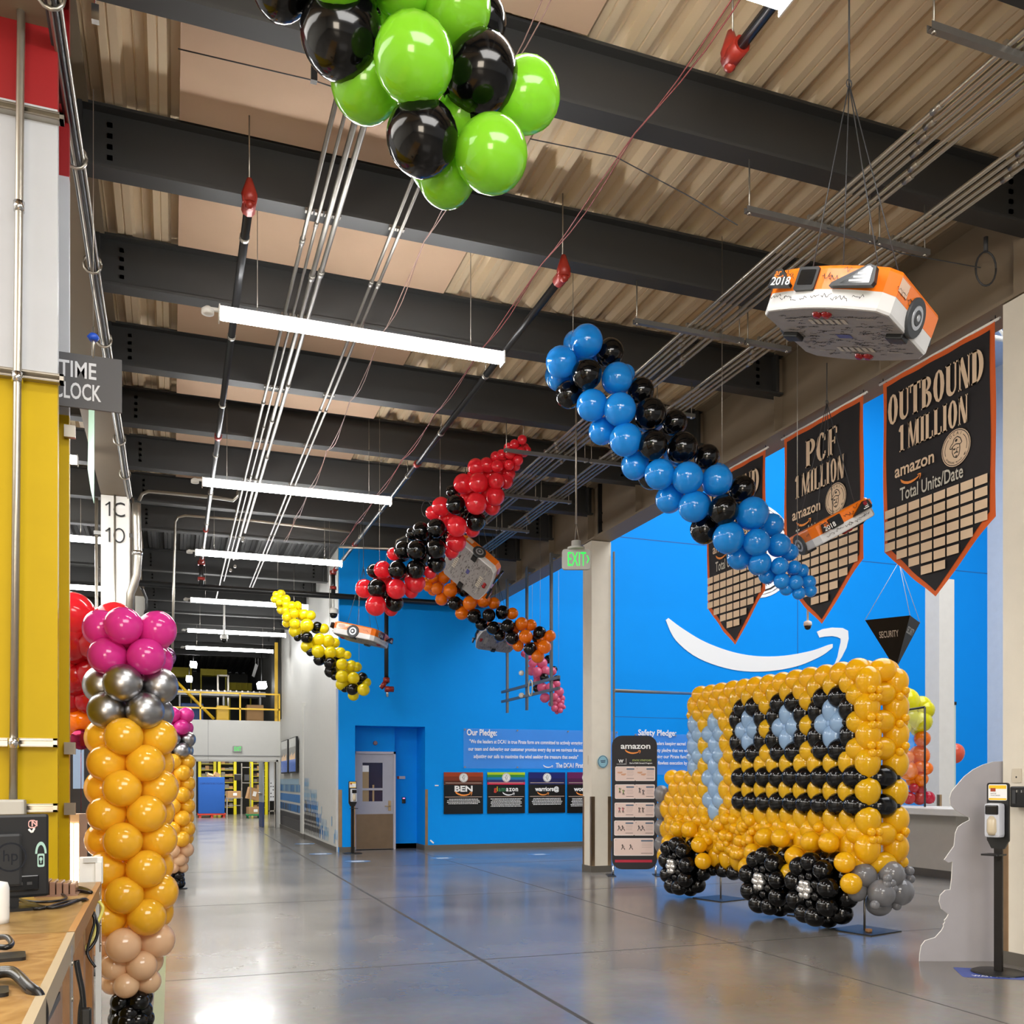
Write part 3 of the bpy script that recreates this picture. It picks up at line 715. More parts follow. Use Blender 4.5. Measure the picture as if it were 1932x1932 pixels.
def logo(b, x, y, w, m_text, m_smile, d):
    """lower-case word with the curved arrow under it; w = word width"""
    b.textw('amazon', x, x + w, y, w * .235, m_text, d, bold=.018)
    smile2(b, x + w * .15, y - w * .2, w * .53, m_smile, d)
def emblem(b, cx, cy, r, ml, md, d, ry=None):
    """round crest: a bearded head in a cocked hat between two lines of lettering"""
    k = r
    b.poly2(ell(cx, cy, k, k), ml, d); b.ring2(ell(cx, cy, k * .95, k * .95), ell(cx, cy, k * .91, k * .91), md, d + .001)
    for s, a0, a1, rr, h in (('DCA1', 2.05, 1.1, .70, .16), ('SPARROWS POINT, MD', 3.75, 5.68, .84, .1)):
        for i, ch in enumerate(s):
            a = a0 + (a1 - a0) * i / (len(s) - 1)
            b.text2(ch, cx + cos(a) * k * rr, cy + sin(a) * k * rr, k * h, md, d + .001, 'c', 1, .01, (a - pi / 2) if a0 < 3 else (a + pi / 2))
    for a0, a1 in ((2.3, 3.5), (.85, -.35)):
        b.stroke2([(cx + cos(a0 + (a1 - a0) * i / 8) * k * .76, cy + sin(a0 + (a1 - a0) * i / 8) * k * .76) for i in range(9)], k * .035, md, d + .001)
    P = lambda *q: [(cx + x * k, cy + y * k) for x, y in q]
    w = k * .05
    b.stroke2(P((-.42, .05), (-.34, .2), (-.2, .3), (-.12, .5), (.1, .58), (.3, .45), (.42, .2), (.3, .12), (0, .2), (-.25, .1), (-.3, .0), (-.42, .05)), w, md, d + .001)
    b.stroke2(P((-.22, .08), (-.25, -.2), (-.15, -.45), (.05, -.55), (.22, -.42), (.28, -.15), (.27, .1)), w, md, d + .001)
    b.poly2(P((-.2, -.02), (-.02, .0), (-.04, -.1), (-.16, -.1)), md, d + .001); b.stroke2(P((.08, -.05), (.2, -.03)), w, md, d + .001)
    b.stroke2(P((.04, -.05), (.08, -.18), (.0, -.2)), w * .8, md, d + .001); b.stroke2(P((-.12, -.28), (.02, -.24), (.16, -.28)), w * 1.3, md, d + .001)
    b.poly2(P((-.04, -.42), (.1, -.42), (.03, -.54)), md, d + .001); b.poly2(P((.02, .3), (.12, .36), (.1, .46), (-.02, .46), (-.06, .36)), md, d + .001)
def serif(b, s, x0, x1, y, h, m, d):
    """condensed slab-serif capitals stretched to fill x0..x1"""
    ST, SF, SE = .17, .05, .03
    def stem(x, w=ST, top=1, bot=1):
        r = [[(x, 0), (x + w, 0), (x + w, 1), (x, 1)]]
        if bot: r.append([(x - SE, 0), (x + w + SE, 0), (x + w + SE, SF), (x - SE, SF)])
        if top: r.append([(x - SE, 1 - SF), (x + w + SE, 1 - SF), (x + w + SE, 1), (x - SE, 1)])
        return r
    def R(a, c, e, f): return [(a, c), (e, c), (e, f), (a, f)]
    def half(cx, cy, rx, ry, ix, iy, a0=-pi / 2, a1=pi / 2, icx=None):
        n = 12; o = ell(cx, cy, rx, ry, n, a0, a1); i = ell(cx if icx is None else icx, cy, ix, iy, n, a0, a1)
        L = len(o)
        return [[o[k], o[(k + 1) % L], i[(k + 1) % L], i[k]] for k in range(n)]
    G = {'I': (.25, stem(.04)), 'O': (.5, half(.25, .5, .24, .51, .07, .43, 0, 2 * pi)),
         'U': (.49, [R(.03, .25, .2, 1), R(0, .95, .23, 1), R(.38, .25, .45, 1), R(.33, .95, .5, 1)] + half(.24, .26, .21, .27, .09, .17, pi, 2 * pi, .29)),
         'T': (.48, stem(.155, top=0) + [R(0, .93, .48, 1), R(0, .74, .05, .95), R(.43, .74, .48, .95)]),
         'B': (.48, stem(.03) + half(.19, .27, .27, .27, .11, .2) + half(.19, .76, .24, .24, .09, .17)),
         'N': (.5, stem(.04, .06) + stem(.4, .06, 1, 0) + [[(.0, 1), (.19, 1), (.46, 0), (.3, 0)]]),
         'D': (.49, stem(.03) + half(.18, .5, .29, .5, .12, .43)),
         '1': (.3, [R(.1, 0, .27, 1), R(.04, 0, .33, SF), [(.1, 1), (.1, .76), (0, .8), (0, .86)]]),
         'M': (.68, stem(.04, .06) + stem(.47) + [[(.0, 1), (.19, 1), (.37, 0), (.28, 0)], [(.3, 0), (.37, 0), (.52, 1), (.46, 1)]]),
         'L': (.44, stem(.03, bot=1) + [R(.2, 0, .43, .06), R(.37, 0, .43, .27)]),
         'P': (.46, stem(.03) + half(.19, .72, .26, .28, .1, .2)),
         'C': (.48, half(.25, .5, .24, .51, .07, .43, .7, 2 * pi - .7) + [R(.36, .68, .43, .88), R(.38, .2, .44, .3)]),
         'F': (.44, stem(.03, top=1) + [R(.2, .93, .43, 1), R(.37, .72, .43, 1), R(.2, .47, .33, .53), R(.3, .38, .35, .62)]), ' ': (.16, [])}
    tot = sum(G[c][0] + .035 for c in s) - .035; k = (x1 - x0) / tot; x = x0
    for c in s:
        for p in G[c][1]: b.poly2([(x + a * k, y + q * h) for a, q in p], m, d)
        x += (G[c][0] + .035) * k

# ================================================================== banners
def banner(y_far, y_near, title, label, x=6.6):
    w = y_far - y_near; h, tip, top = 1.66, .56, 5.43
    t = thing('hanging_banner', label, 'banner', (x, (y_far + y_near) / 2, top - h - tip), 'million unit banners')
    nx, nz = 24, 30
    def cloth(outline_in, d, name, m):
        b = MB(); rows = []
        for j in range(nz + 1):
            row = []
            for i in range(nx + 1):
                u = i / nx; lim = h + tip * (1 - abs(2 * u - 1)); v = j / nz * (lim - 2 * outline_in) + outline_in
                uu = outline_in + u * (w - 2 * outline_in)
                rip = .012 * sin(uu * 9 + 1) * (v / lim) + .006 * sin(uu * 17 + v * 5)
                row.append(Vector((x - d + rip, y_far - uu, top - v)))
            rows.append(row)
        for r in rows: b.v += r
        k = nx + 1
        for j in range(nz):
            for i in range(nx): b.face((j * k + i, j * k + i + 1, (j + 1) * k + i + 1, (j + 1) * k + i)[::-1], 0, True)
        return b.build(name, m, t)
    cloth(0, 0, 'orange_border', orange_trim); cloth(.05, .006, 'cloth', banner_cloth)
    b = MB(); b.frame((x - .026, y_far, top - h - tip), (0, -1, 0), (0, 0, 1)); H = h + tip
    if len(title) < 5: serif(b, title, w * .32, w * .72, H - .47, .3, 0, 0)
    else: serif(b, title, w * .07, w * .93, H - .46, .29, 0, 0)
    serif(b, '1 MILLION', w * .18, w * .8, H - .76, .25, 0, 0)
    logo(b, w * .14, H - .99, w * .37, 0, 1, 0)
    emblem(b, w * .7, H - .945, .165, 0, 2, 0)
    b.textw('Total Units/Date', w * .19, w * .76, H - 1.23, .12, 3, 0, bold=.012)
    c = w / 8.6; rh = .112
    for r in range(10):
        q_ = r - 4
        for k in range(8):
            if r == 9 and k != 3: continue
            xx = w * .035 + k * c * 1.0 + (.5 * c if r == 9 else 0); yy = H - 1.26 - (r + 1) * rh * .95
            if yy < (abs((xx + c / 2) / w * 2 - 1)) * tip + .05: continue
            b.rect2(xx + .008, yy + .01, xx + c - .012, yy + rh * .8, 0, 0)
    b.build('printed_lettering', [cream_print, orange_print, banner_cloth, mat('cream_grey_print', '#c9c4b6', .7, var=0)], t)
    b = MB(); b.tube([(x, y_far + .05, top + .01), (x, y_near - .05, top + .01)], .012, 8); b.build('hanging_pole', white, t)
    b = MB()
    for y in (y_far, y_near): b.tube([(x, y, top + .01), (x, y, 5.49)], .004, 4); b.tube([(x, y - .05, top), (x, y + .05, top + .03)], .006, 4)
    b.build('clip', black, t)
banner(7.52, 6.17, 'OUTBOUND', 'black pennant banner titled OUTBOUND with orange border, nearest and rightmost of three')
banner(9.12, 7.80, 'PCF', 'black pennant banner titled PCF with orange border, middle of three')
banner(10.78, 9.48, 'INBOUND', 'black pennant banner half hidden by the blue balloons, farthest of three')
# ================================================================== hanging robots
rob_orange = mat('robot_orange', '#f47a14', .32, coat=.3)
rob_white = mat('robot_white', '#dcdcdc', .35)
rob_under = mat('robot_underside', '#8f8a88', .5, var=.12, scale=14)
tail_red = mat('red_lens', '#8c0f14', .15)
ink = mat('marker_ink', '#26201c', .6, var=0)
def scribble(b, x, y, w, h, m, d, rnd, lw=.004):
    pts = [(x, y)]
    for i in range(rnd.randint(5, 9)): pts.append((x + w * (i + 1) / 9 + rnd.uniform(-.1, .1) * w, y + rnd.uniform(-.5, .5) * h))
    b.stroke2(pts, lw, m, d)
def robot(label, origin, M, ring=None, top=6.42, year=True, seed=1, W_=.76, D_=.72, H_=.215, wires=True):
    """local axes: x across the front, -y out of the front, z up; origin at the centre of the underside"""
    rnd = random.Random(seed)
    t = thing('mobile_robot', label, 'robot', origin, 'hanging warehouse robots', M)
    w, dd, h = W_ / 2, D_ / 2, H_
    def plan(s):          # bowed front and back, cut corners
        o = []
        for i in range(9): q = -1 + i / 4; o.append((q * (w - .05) * s, (-dd - .045 * (1 - q * q)) * s))
        o += [((w) * s, (-dd + .06) * s), ((w) * s, (dd - .06) * s)]
        for i in range(9): q = 1 - i / 4; o.append((q * (w - .05) * s, (dd + .045 * (1 - q * q)) * s))
        o += [(-w * s, (dd - .06) * s), (-w * s, (-dd + .06) * s)]
        return o
    def shell(lv, name, m):
        b = MB(); P = [plan(s) for s, z in lv]; n = len(P[0])
        for p, (s, z) in zip(P, lv): b.v += [Vector((x, y, z)) for x, y in p]
        for i in range(len(lv) - 1):
            for k in range(n): b.face((i * n + k, i * n + (k + 1) % n, (i + 1) * n + (k + 1) % n, (i + 1) * n + k))
        b.face(list(range(n))[::-1]); b.face([(len(lv) - 1) * n + k for k in range(n)])
        return b.build(name, m, t, True)
    shell([(.985, .0), (1, .012), (1, h * .42)], 'lower_skirt', rob_white)
    shell([(1.003, h * .42), (1.003, h * .9), (.985, h * .97), (.96, h)], 'upper_shell', rob_orange)
    shell([(.97, -.004), (.97, .004)], 'under_plate', rob_under)
    b = MB(); b.frame((0, 0, -.006), (1, 0, 0), (0, -1, 0))
    for i in range(170):
        x, y = rnd.uniform(-w * .85, w * .8), rnd.uniform(-dd * .85, dd * .85); scribble(b, x, y, rnd.uniform(.03, .08), .016, 0, 0, rnd, .0035)
    for s_ in (-1, 1):
        for i in range(6): b.rect2(-.12 + i * .04, s_ * (dd - .13) - .03, -.095 + i * .04, s_ * (dd - .13) + .03, 1, .0005)
        b.rect2(-.26, s_ * (dd - .1), -.16, s_ * (dd - .1) + .006, 1, .0005); b.rect2(.18, s_ * (dd - .1), .28, s_ * (dd - .1) + .006, 1, .0005)
    b.rect2(-.04, -.03, .05, .02, 2, .0005)
    b.build('underside_markings', [ink, mat('embossed_line', '#bdb3a0', .4), mat('blue_tag', '#4b4f86', .4)], t, True)
    for s_ in (-1, 1):
        b = MB(); b.lathe([(.032, -.01), (.03, .012), (.015, .025)], (-.025, s_ * (dd - .035), 0), (0, 0, -1), n=12); b.lathe([(.032, -.01), (.03, .012), (.015, .025)], (.03, s_ * (dd - .035), 0), (0, 0, -1), n=12)
        b.build('red_lens', tail_red, t, True)
    for s_ in (-1, 1):
        b = MB(); c = (s_ * (w + .004), 0, h * .42); ax = (s_, 0, 0)
        b.lathe([(.102, -.06), (.102, .006), (.097, .012)], c, ax, n=28, m=0); b.lathe([(.062, .012), (.06, .016)], c, ax, n=20, m=1); b.lathe([(.04, .016), (.036, .02)], c, ax, n=20, m=0); b.lathe([(.02, .02), (.015, .024)], c, ax, n=14, m=1)
        b.build('wheel', [mat('grey_tyre', '#3c3f42', .5), mat('wheel_silver', '#b9bdc2', .3, .5)], t, True)
        b = MB(); b.bbx(s_ * (w - .06) - .05, s_ * (w - .06) + .05, -.04, .04, -.03, .0, .008); b.build('wheel_foot', black, t, True)
    # front panels
    for s_ in (-1, 1):
        y0 = s_ * (dd + .047)
        b = MB(); b.frame((0, y0, 0), (-s_, 0, 0), (0, 0, 1))
        b.prism2(rrect(-.17, h * .38, -.045, h * .93, .012), .03, 0, .012); b.prism2(rrect(-.155, h * .5, -.06, h * .86, .008), .004, 1, .0135)
        b.build('sensor_box', [black, blackgloss], t, True)
        b = MB(); b.frame((0, y0 + s_ * .02, 0), (-s_, 0, 0), (0, 0, 1))
        b.prism2([(-w + .06, h * .44), (-.19, h * .44), (-.185, h * .5), (-w + .12, h * .86), (-w + .075, h * .86)], .03, 0, .012)
        b.build('year_panel', black, t, True)
        b = MB(); b.frame((0, y0 + s_ * .02, 0), (-s_, 0, 0), (0, 0, 1))
        b.text2('2018', -w + .075, h * .47, .042, 0, .0135, bold=.01); b.text2('ar', -w + .085, h * .70, .032, 1, .0135, bold=.01); smile2(b, -w + .082, h * .65, .06, 1, .0135)
        b.build('printed_year', [white_print, rob_orange], t, True)
        b = MB(); b.frame((0, y0 + s_ * .022, 0), (-s_, 0, 0), (0, 0, 1))
        b.prism2([(.06, h * .42), (w - .08, h * .42), (w - .07, h * .5), (w - .085, h * .84), (w - .13, h * .9), (.07, h * .5)], .034, 0, .014)
        b.poly2([(.12, h * .47), (w - .095, h * .47), (w - .1, h * .8), (w - .135, h * .84)], 1, .0155)
        for i in range(3): b.rect2(.17 + .02 * i, h * (.51 + .08 * i), w - .105, h * (.55 + .08 * i), 2, .016)
        b.poly2(ell(w - .125, h * .76, .02, .02, 14), 3, .0165)
        b.build('status_panel', [black, blackgloss, white_print, tail_red], t, True)
        b = MB(); b.frame((0, y0, 0), (-s_, 0, 0), (0, 0, 1))
        for i in range(9): scribble(b, -w + .08 + (2 * w - .2) / 9 * i, h * .22 + rnd.uniform(-.01, .01), .07, .03, 0, .004, rnd, .003)
        for x, z in ((-.23, .74), (-.02, .72), (.03, .66), (.1, .86), (-.27, .84)): scribble(b, x, h * z, .07, .035, 0, .006, rnd, .003)
        b.build('signature', ink, t, True)
    for s_ in (-1, 1):
        b = MB(); b.frame((s_ * (w + .003), 0, 0), (0, s_, 0), (0, 0, 1))
        for i in range(5): scribble(b, rnd.uniform(-.3, .2), h * rnd.uniform(.55, .8), .1, .04, 0, .002, rnd, .003)
        b.rect2(-.27, h * .55, -.16, h * .85, 1, .002)
        b.build('side_label', [ink, mat('pale_label', '#e7c7b0', .5)], t, True)
    if wires:
        m = WM[t.name]; cs = [m @ Vector((x, y, h)) for x, y in ((-.2, -.2), (.22, -.2), (.22, .22), (-.2, .22))]
        c = sum(cs, Vector()) / 4
        rp = ring or (c + UP * min(1.0, 6.2 - c.z))
        b = MB()
        for q in cs: b.tube([q, rp], .0035, 5)
        b.tube([rp, Vector((rp.x, rp.y, top))], .005, 5)
        b.tube([rp + Vector((.018 * cos(a), 0, .025 * sin(a))) for a in [2 * pi * i / 10 for i in range(11)]], .003, 4)
        b.build('suspension_wire', darkgrey, t)
    return t
def yaw(deg, pitch=0, roll=0):
    """deg: direction of the robot's rear relative to the viewing direction, clockwise"""
    return Euler((radians(pitch), radians(roll), -TH - radians(deg)), 'XYZ').to_matrix()
def rot_local(deg, pitch=0, roll=0):
    return Matrix.Rotation(-TH - radians(deg), 3, 'Z') @ Matrix.Rotation(radians(pitch), 3, 'X') @ Matrix.Rotation(radians(roll), 3, 'Y')
robot('big orange and white wheeled robot hanging nearest the camera over the banners', pz(1592, 632, 5.4), Matrix.Rotation(radians(17), 3, CF) @ Matrix.Rotation(radians(10), 3, CR) @ rot_local(42, 0, 0), pz(1602, 158, 5.3), 6.42, seed=4, W_=.77, D_=.64, H_=.225)
robot('orange robot hanging steeply tilted in front of the middle banner', pz(1572, 1012, 9.0), rot_local(-8, 2, -29), pz(1560, 760, 9), 5.5, seed=2, W_=.66, D_=.6, H_=.185)
robot('orange robot showing its scribbled underside behind the red balloon garland', pz(882, 1078, 14.0), Matrix.Rotation(radians(40), 3, CF) @ Matrix.Rotation(radians(-34), 3, CR) @ rot_local(90), None, seed=3)
robot('small distant orange robot hanging beside the tail of the yellow garland', pz(680, 1209, 15.6), Matrix.Rotation(radians(13), 3, CF) @ rot_local(102), None, seed=5, D_=.72, H_=.2)
robot('distant robot mostly hidden behind the orange and black garland', pz(938, 1211, 18.6), Matrix.Rotation(radians(-22), 3, CR) @ rot_local(75), None, seed=6)

# ================================================================== balloon garlands
def garland(label, s, ox, oy, ent, axis, z0, z1, fat=1.35, top=6.42, mirror=True, wires=()):
    """ent: (X, Y, r, colour[, 'b']) read along the garland; axis: its centre line; depth runs z0..z1 along it"""
    A = [(ox + x / s, oy + y / s) for x, y in axis]
    L = [0]
    for p, q in zip(A, A[1:]): L.append(L[-1] + sqrt((q[0] - p[0]) ** 2 + (q[1] - p[1]) ** 2))
    c = pz(*A[len(A) // 2], (z0 + z1) / 2)
    t = thing('balloon_garland', label, 'balloons', c, 'hanging balloon garlands')
    pts = []
    for e in ent:
        X, Y, r, k = e[:4]; px, py, pr = ox + X / s, oy + Y / s, r / s
        best = None
        for i in range(len(A) - 1):
            (ax, ay), (bx, by) = A[i], A[i + 1]; dx, dy = bx - ax, by - ay
            q = max(0, min(1, ((px - ax) * dx + (py - ay) * dy) / (dx * dx + dy * dy)))
            d = sqrt((px - ax - q * dx) ** 2 + (py - ay - q * dy) ** 2)
            if best is None or d < best[0]: best = (d, (L[i] + q * (L[i + 1] - L[i])) / L[-1], (ax + q * dx, ay + q * dy))
        d, tt, foot = best; z = z0 + (z1 - z0) * tt
        off = sqrt(max(0., (pr * fat) ** 2 - d * d)) * z / F
        back = len(e) > 4
        zz = z + off if back else z - off
        if back and off < pr * .5 * z / F: zz = z + pr * .5 * z / F
        cc = pz(*foot, z); p = pz(px, py, zz)
        balloon(t, p, pr * zz / F, k, p - cc if (p - cc).length > .01 else -CF, random.uniform(1, 1.06))
        pts.append((p, pr * zz / F, k, cc, off, px, py, pr, z))
    n = len(pts)
    if mirror:
        for p, r, k, cc, off, px, py, pr, z in pts:
            if off > .6 * r and n < 96:
                n += 1; zz = z + off; q = pz(cc_px(cc)[0] * 2 - px, cc_px(cc)[1] * 2 - py, zz); balloon(t, q, r * .95, k, q - cc)
    for i in (0, len(A) // 2, len(A) - 1):
        p = pz(*A[i], z0 + (z1 - z0) * L[i] / L[-1]); b = MB(); b.tube([p, Vector((p.x, p.y, top))], .003, 4); b.build('suspension_line', steel, t)
    return t
def cc_px(p):
    q = Vector(p) - Vector((0, 0, EYE)); z = q.dot(CF)
    return (CX + F * q.dot(CR) / z, HY - F * q.z / z)
K = 'k'
green = [(365, -70, 158, K), (675, 180, 205, K), (805, 440, 178, 'g', 'b'), (1050, 310, 208, 'g'), (990, -70, 150, 'g'), (1280, 45, 172, 'g'), (1400, 385, 190, K), (1400, 110, 130, K, 'b'),
         (1630, 500, 175, 'g', 'b'), (1100, 715, 185, K), (1450, 805, 185, 'g'), (1225, 920, 145, 'g', 'b'), (890, 60, 110, 'g', 'b'), (1300, 600, 130, 'g', 'b'), (640, -200, 190, 'g'), (860, -260, 190, K), (1200, -220, 190, K), (480, -330, 190, 'g')]
garland('huge green and black balloon cluster hanging at the top of the view', 2.76, 400, 0, green, [(700, -200), (950, 200), (1150, 500), (1320, 820)], 3.72, 3.95, 1.1)
blue = [(365, 190, 105, 'b'), (300, 205, 85, 'b', 'b'), (205, 320, 100, 'b'), (520, 260, 88, K), (370, 400, 98, K), (190, 430, 70, 'b', 'b'), (565, 430, 100, 'b'), (620, 400, 60, 'b', 'b'), (255, 530, 88, K), (720, 510, 85, K), (405, 600, 100, 'b'), (585, 630, 105, 'b'), (780, 660, 100, K), (940, 715, 80, K), (470, 770, 85, 'b'), (625, 825, 105, 'b'), (800, 860, 95, K), (990, 880, 98, K), (1150, 940, 80, K), (685, 995, 90, 'b'), (845, 1050, 98, 'b'), (1025, 1075, 102, 'b'), (1215, 1095, 100, 'b'), (1380, 1150, 85, K), (910, 1210, 90, 'b'), (1070, 1260, 100, 'b'), (1260, 1285, 98, K), (1445, 1310, 105, 'b'), (1575, 1385, 75, 'b'), (1140, 1410, 95, K), (1295, 1465, 103, 'b'), (1475, 1495, 88, 'b'), (1620, 1515, 75, 'b'), (1365, 1590, 80, 'b'), (1500, 1630, 72, 'b'), (1690, 1560, 55, 'b'), (1625, 1650, 58, 'b'), (1720, 1660, 45, 'b'), (1770, 1680, 42, 'b'), (1545, 1710, 55, 'b'), (1640, 1745, 52, 'b'), (1730, 1755, 47, 'b'), (1815, 1755, 45, 'b'), (1670, 1795, 45, 'b'), (1750, 1825, 42, 'b'), (1825, 1810, 40, 'b')]
garland('blue and black balloon garland slanting down in front of the banners', 3.45, 1000, 590, blue, [(280, 300), (600, 640), (900, 980), (1250, 1250), (1500, 1520), (1740, 1770)], 8.5, 8.5, 1.7)
red = [(1450, 210, 38), (1390, 245, 38), (1340, 270, 35), (1440, 300, 36), (1490, 290, 30, 'b'), (1355, 322, 42), (1290, 330, 42), (1240, 345, 42), (1415, 370, 42), (1345, 408, 42), (1400, 420, 35, 'b'), (1255, 420, 48), (1170, 410, 58), (1085, 425, 65), (1340, 480, 55, 'b'), (1245, 535, 65), (1320, 540, 55, 'b'), (1105, 550, 78), (985, 560, 78), (1235, 655, 75), (1085, 715, 85), (1210, 740, 65, 'b'), (810, 740, 75), (740, 790, 55, 'b'), (930, 895, 82), (1055, 920, 60, 'b'), (925, 1020, 78), (890, 1090, 60, 'b'), (430, 1115, 50, 'b'), (345, 1240, 70), (720, 1260, 50, 'b'), (205, 1390, 75), (450, 1390, 80), (600, 1340, 80), (570, 1410, 55, 'b'), (290, 1520, 82), (410, 1550, 55, 'b')]
redk = [(895, 620, 48, 'b'), (925, 725, 78), (1080, 850, 80), (770, 910, 75), (650, 935, 72), (580, 955, 50, 'b'), (765, 1070, 80), (610, 1085, 78), (505, 1085, 70), (770, 1190, 72), (460, 1240, 73), (605, 1235, 75), (275, 1250, 55, 'b'), (300, 1385, 75), (435, 1500, 72)]
def col(l, c): return [(e[0], e[1], e[2], c) + tuple(e[3:]) for e in l]
garland('red and black balloon garland rising to a small pointed red end', 4.2, 640, 780, col(red, 'r') + col(redk, K), [(1460, 240), (1250, 480), (1060, 690), (800, 960), (520, 1200), (320, 1430)], 11.9, 12.5, 1.6)
org = [(120, 440, 35, 'b'), (170, 415, 48), (265, 410, 55), (130, 490, 45), (205, 510, 52), (320, 525, 62), (360, 450, 40, 'b'), (245, 600, 55), (545, 545, 48, 'b'), (420, 720, 57), (490, 635, 62), (610, 610, 62), (700, 635, 50), (860, 725, 50), (940, 815, 57), (1020, 825, 50), (910, 1005, 50), (975, 925, 60), (1185, 920, 50), (1135, 1015, 60), (1080, 1095, 58), (880, 860, 45, 'b')]
orgk = [(445, 525, 55), (360, 635, 62), (530, 745, 62), (655, 740, 58), (770, 715, 58), (590, 820, 52), (695, 850, 58), (820, 835, 60), (750, 915, 50), (860, 935, 58), (1095, 895, 58), (1015, 1030, 58)]
garland('orange and black balloon garland sloping down in front of the blue wall', 4.6, 780, 1000, col(org, 'o') + col(orgk, K), [(170, 470), (450, 600), (720, 780), (960, 920), (1100, 1020)], 17.2, 16.4, 1.6)
pk = [(1050, 520, 60, 'b'), (1210, 690, 80), (1380, 690, 95), (1290, 850, 95), (1440, 830, 90), (1560, 840, 80), (1280, 1020, 65, 'b'), (1380, 1130, 90), (1530, 1130, 85), (1640, 1070, 75), (1430, 1320, 90), (1610, 1300, 70), (1690, 1210, 85), (1740, 1330, 60, 'b'), (1660, 1360, 55), (1620, 1420, 50), (1540, 1430, 50), (1740, 1400, 45), (1710, 1460, 55), (1610, 1510, 65), (1770, 1490, 40), (1710, 1550, 50), (1650, 1580, 40), (1120, 560, 70), (1280, 560, 70, 'b')]
pkk = [(1490, 620, 80, 'b'), (1600, 800, 60, 'b'), (1420, 950, 85), (1640, 980, 70), (1280, 1150, 70, 'b')]
garland('pink and black balloon garland pointing down behind the strut frame', 9.66, 880, 1180, col(pk, 'p') + col(pkk, K), [(1200, 640), (1420, 950), (1560, 1200), (1680, 1520)], 19.3, 19.3, 1.5)
yel = [(335, 285, 30), (295, 300, 33), (330, 318, 26), (285, 340, 38), (325, 365, 35), (385, 340, 40), (385, 390, 37), (340, 440, 38, 'b'), (440, 400, 40), (490, 400, 40), (380, 445, 38), (460, 470, 45), (395, 505, 45), (550, 480, 48), (610, 490, 45), (390, 560, 38, 'b'), (465, 565, 50), (575, 580, 60), (730, 610, 45, 'b'), (470, 630, 58), (690, 705, 55), (770, 720, 55), (830, 740, 45, 'b'), (575, 770, 55), (680, 815, 60), (790, 825, 55), (880, 830, 50), (940, 850, 40, 'b'), (895, 935, 55), (980, 950, 52), (1030, 960, 45, 'b'), (895, 1045, 58), (1000, 1060, 55), (895, 1115, 55), (1090, 1165, 57), (1120, 1100, 40, 'b'), (1000, 1215, 50)]
yelk = [(670, 595, 48), (575, 690, 55), (490, 690, 35, 'b'), (610, 820, 40, 'b'), (690, 890, 55), (790, 925, 58), (790, 1000, 55), (830, 1040, 40, 'b'), (1080, 1055, 48), (990, 1160, 55), (920, 1150, 40, 'b')]
garland('yellow and black balloon garland slanting down beside the far corridor', 4.83, 460, 1060, col(yel, 'y') + col(yelk, K), [(310, 310), (460, 490), (620, 650), (780, 840), (920, 1000), (1050, 1150)], 17.5, 16.8, 1.5)

# ================================================================== pencil-shaped balloon columns
def pencil(label, px, z):  # noqa
    base = pz(px, HY + F * EYE / z, z); base.z = 0
    t = thing('balloon_column', label, 'balloons', base, 'pencil balloon columns')
    H = lambda Y5: 1.52 + 5.72 * (HY - (1080 + Y5 / 4.025)) / F
    lay = [(440, 'm', .112, .163), (655, 'm', .112, .155), (860, 's', .112, .163), (1060, 's', .112, .155)]
    lay += [(y, 't', .112, .158) for y in (1255, 1450, 1638, 1828, 2028, 2240, 2428, 2598)]
    lay += [(2798, 'e', .105, .145), (2968, 'e', .088, .11), (3108, 'e', .076, .1), (3245, K, .062, .07), (3325, K, .056, .07), (3400, K, .06, .07), (3470, K, .06, .075)]
    for i, (y, c, r, R) in enumerate(lay):
        for k in range(4 if i else 5):
            a = -pi / 2 - TH + .12 + (pi / 4 if i % 2 else 0) + (2 * pi * k / (4 if i else 5)) + random.uniform(-.05, .05)
            p = base + Vector((R * cos(a), R * sin(a), max(H(y), r * 1.02 + .012)))
            balloon(t, p, r * random.uniform(.97, 1.02), c, (cos(a), sin(a), .0), 1.02)
    for k in range(3): balloon(t, base + Vector((.06 * cos(2 * k), .06 * sin(2 * k), H(470))), .09, 'm', (0, 0, 1))
    b = MB(); b.tube([base + UP * .01, base + UP * H(450)], .012, 8); b.build('pole', steel, t)
    b = MB(); b.lathe([(.16, 0), (.16, .01), (.03, .014)], base, n=24); b.build('base_plate', black, t)
pencil('near pencil shaped balloon column with pink top and amber body beside the desk', 248, 5.72)
pencil('distant matching pencil balloon column peeping out behind the near one', 331, 13.2)
# red cluster and foil balloons behind the near column
t = thing('balloon_cluster', 'red and orange balloon cluster between the yellow column and the balloon column', 'balloons', pz(150, 1700, 7.4) * 1, None)
for X, Y, r, c in ((85, 340, 235, 'r'), (60, 470, 220, 'r'), (110, 640, 225, 'd'), (545, 450, 235, 'r'), (120, 1000, 205, 'd'), (320, 640, 200, 'd'), (300, 960, 190, 'd'), (60, 1230, 160, 'd'), (250, 1250, 150, 'd'), (170, 1470, 150, 'o'), (60, 1520, 120, 'o'), (420, 700, 210, 'd'), (-40, 800, 210, 'r')):
    p = pz(120 + X / 5.68, 1100 + Y / 5.68, 7.4 + .0004 * (Y - 800)); balloon(t, p, r / 5.68 * 7.4 / F, c, CR * random.uniform(-1, 1) + UP * .6 - CF * .3)
b = MB(); p = pz(175, 1250, 7.45); b.tube([Vector((p.x, p.y, 0.02)), p], .012, 6); b.build('pole', steel, t)
b = MB(); b.lathe([(.16, 0), (.16, .01), (.03, .014)], (p.x, p.y, 0), n=20); b.build('base_plate', black, t)
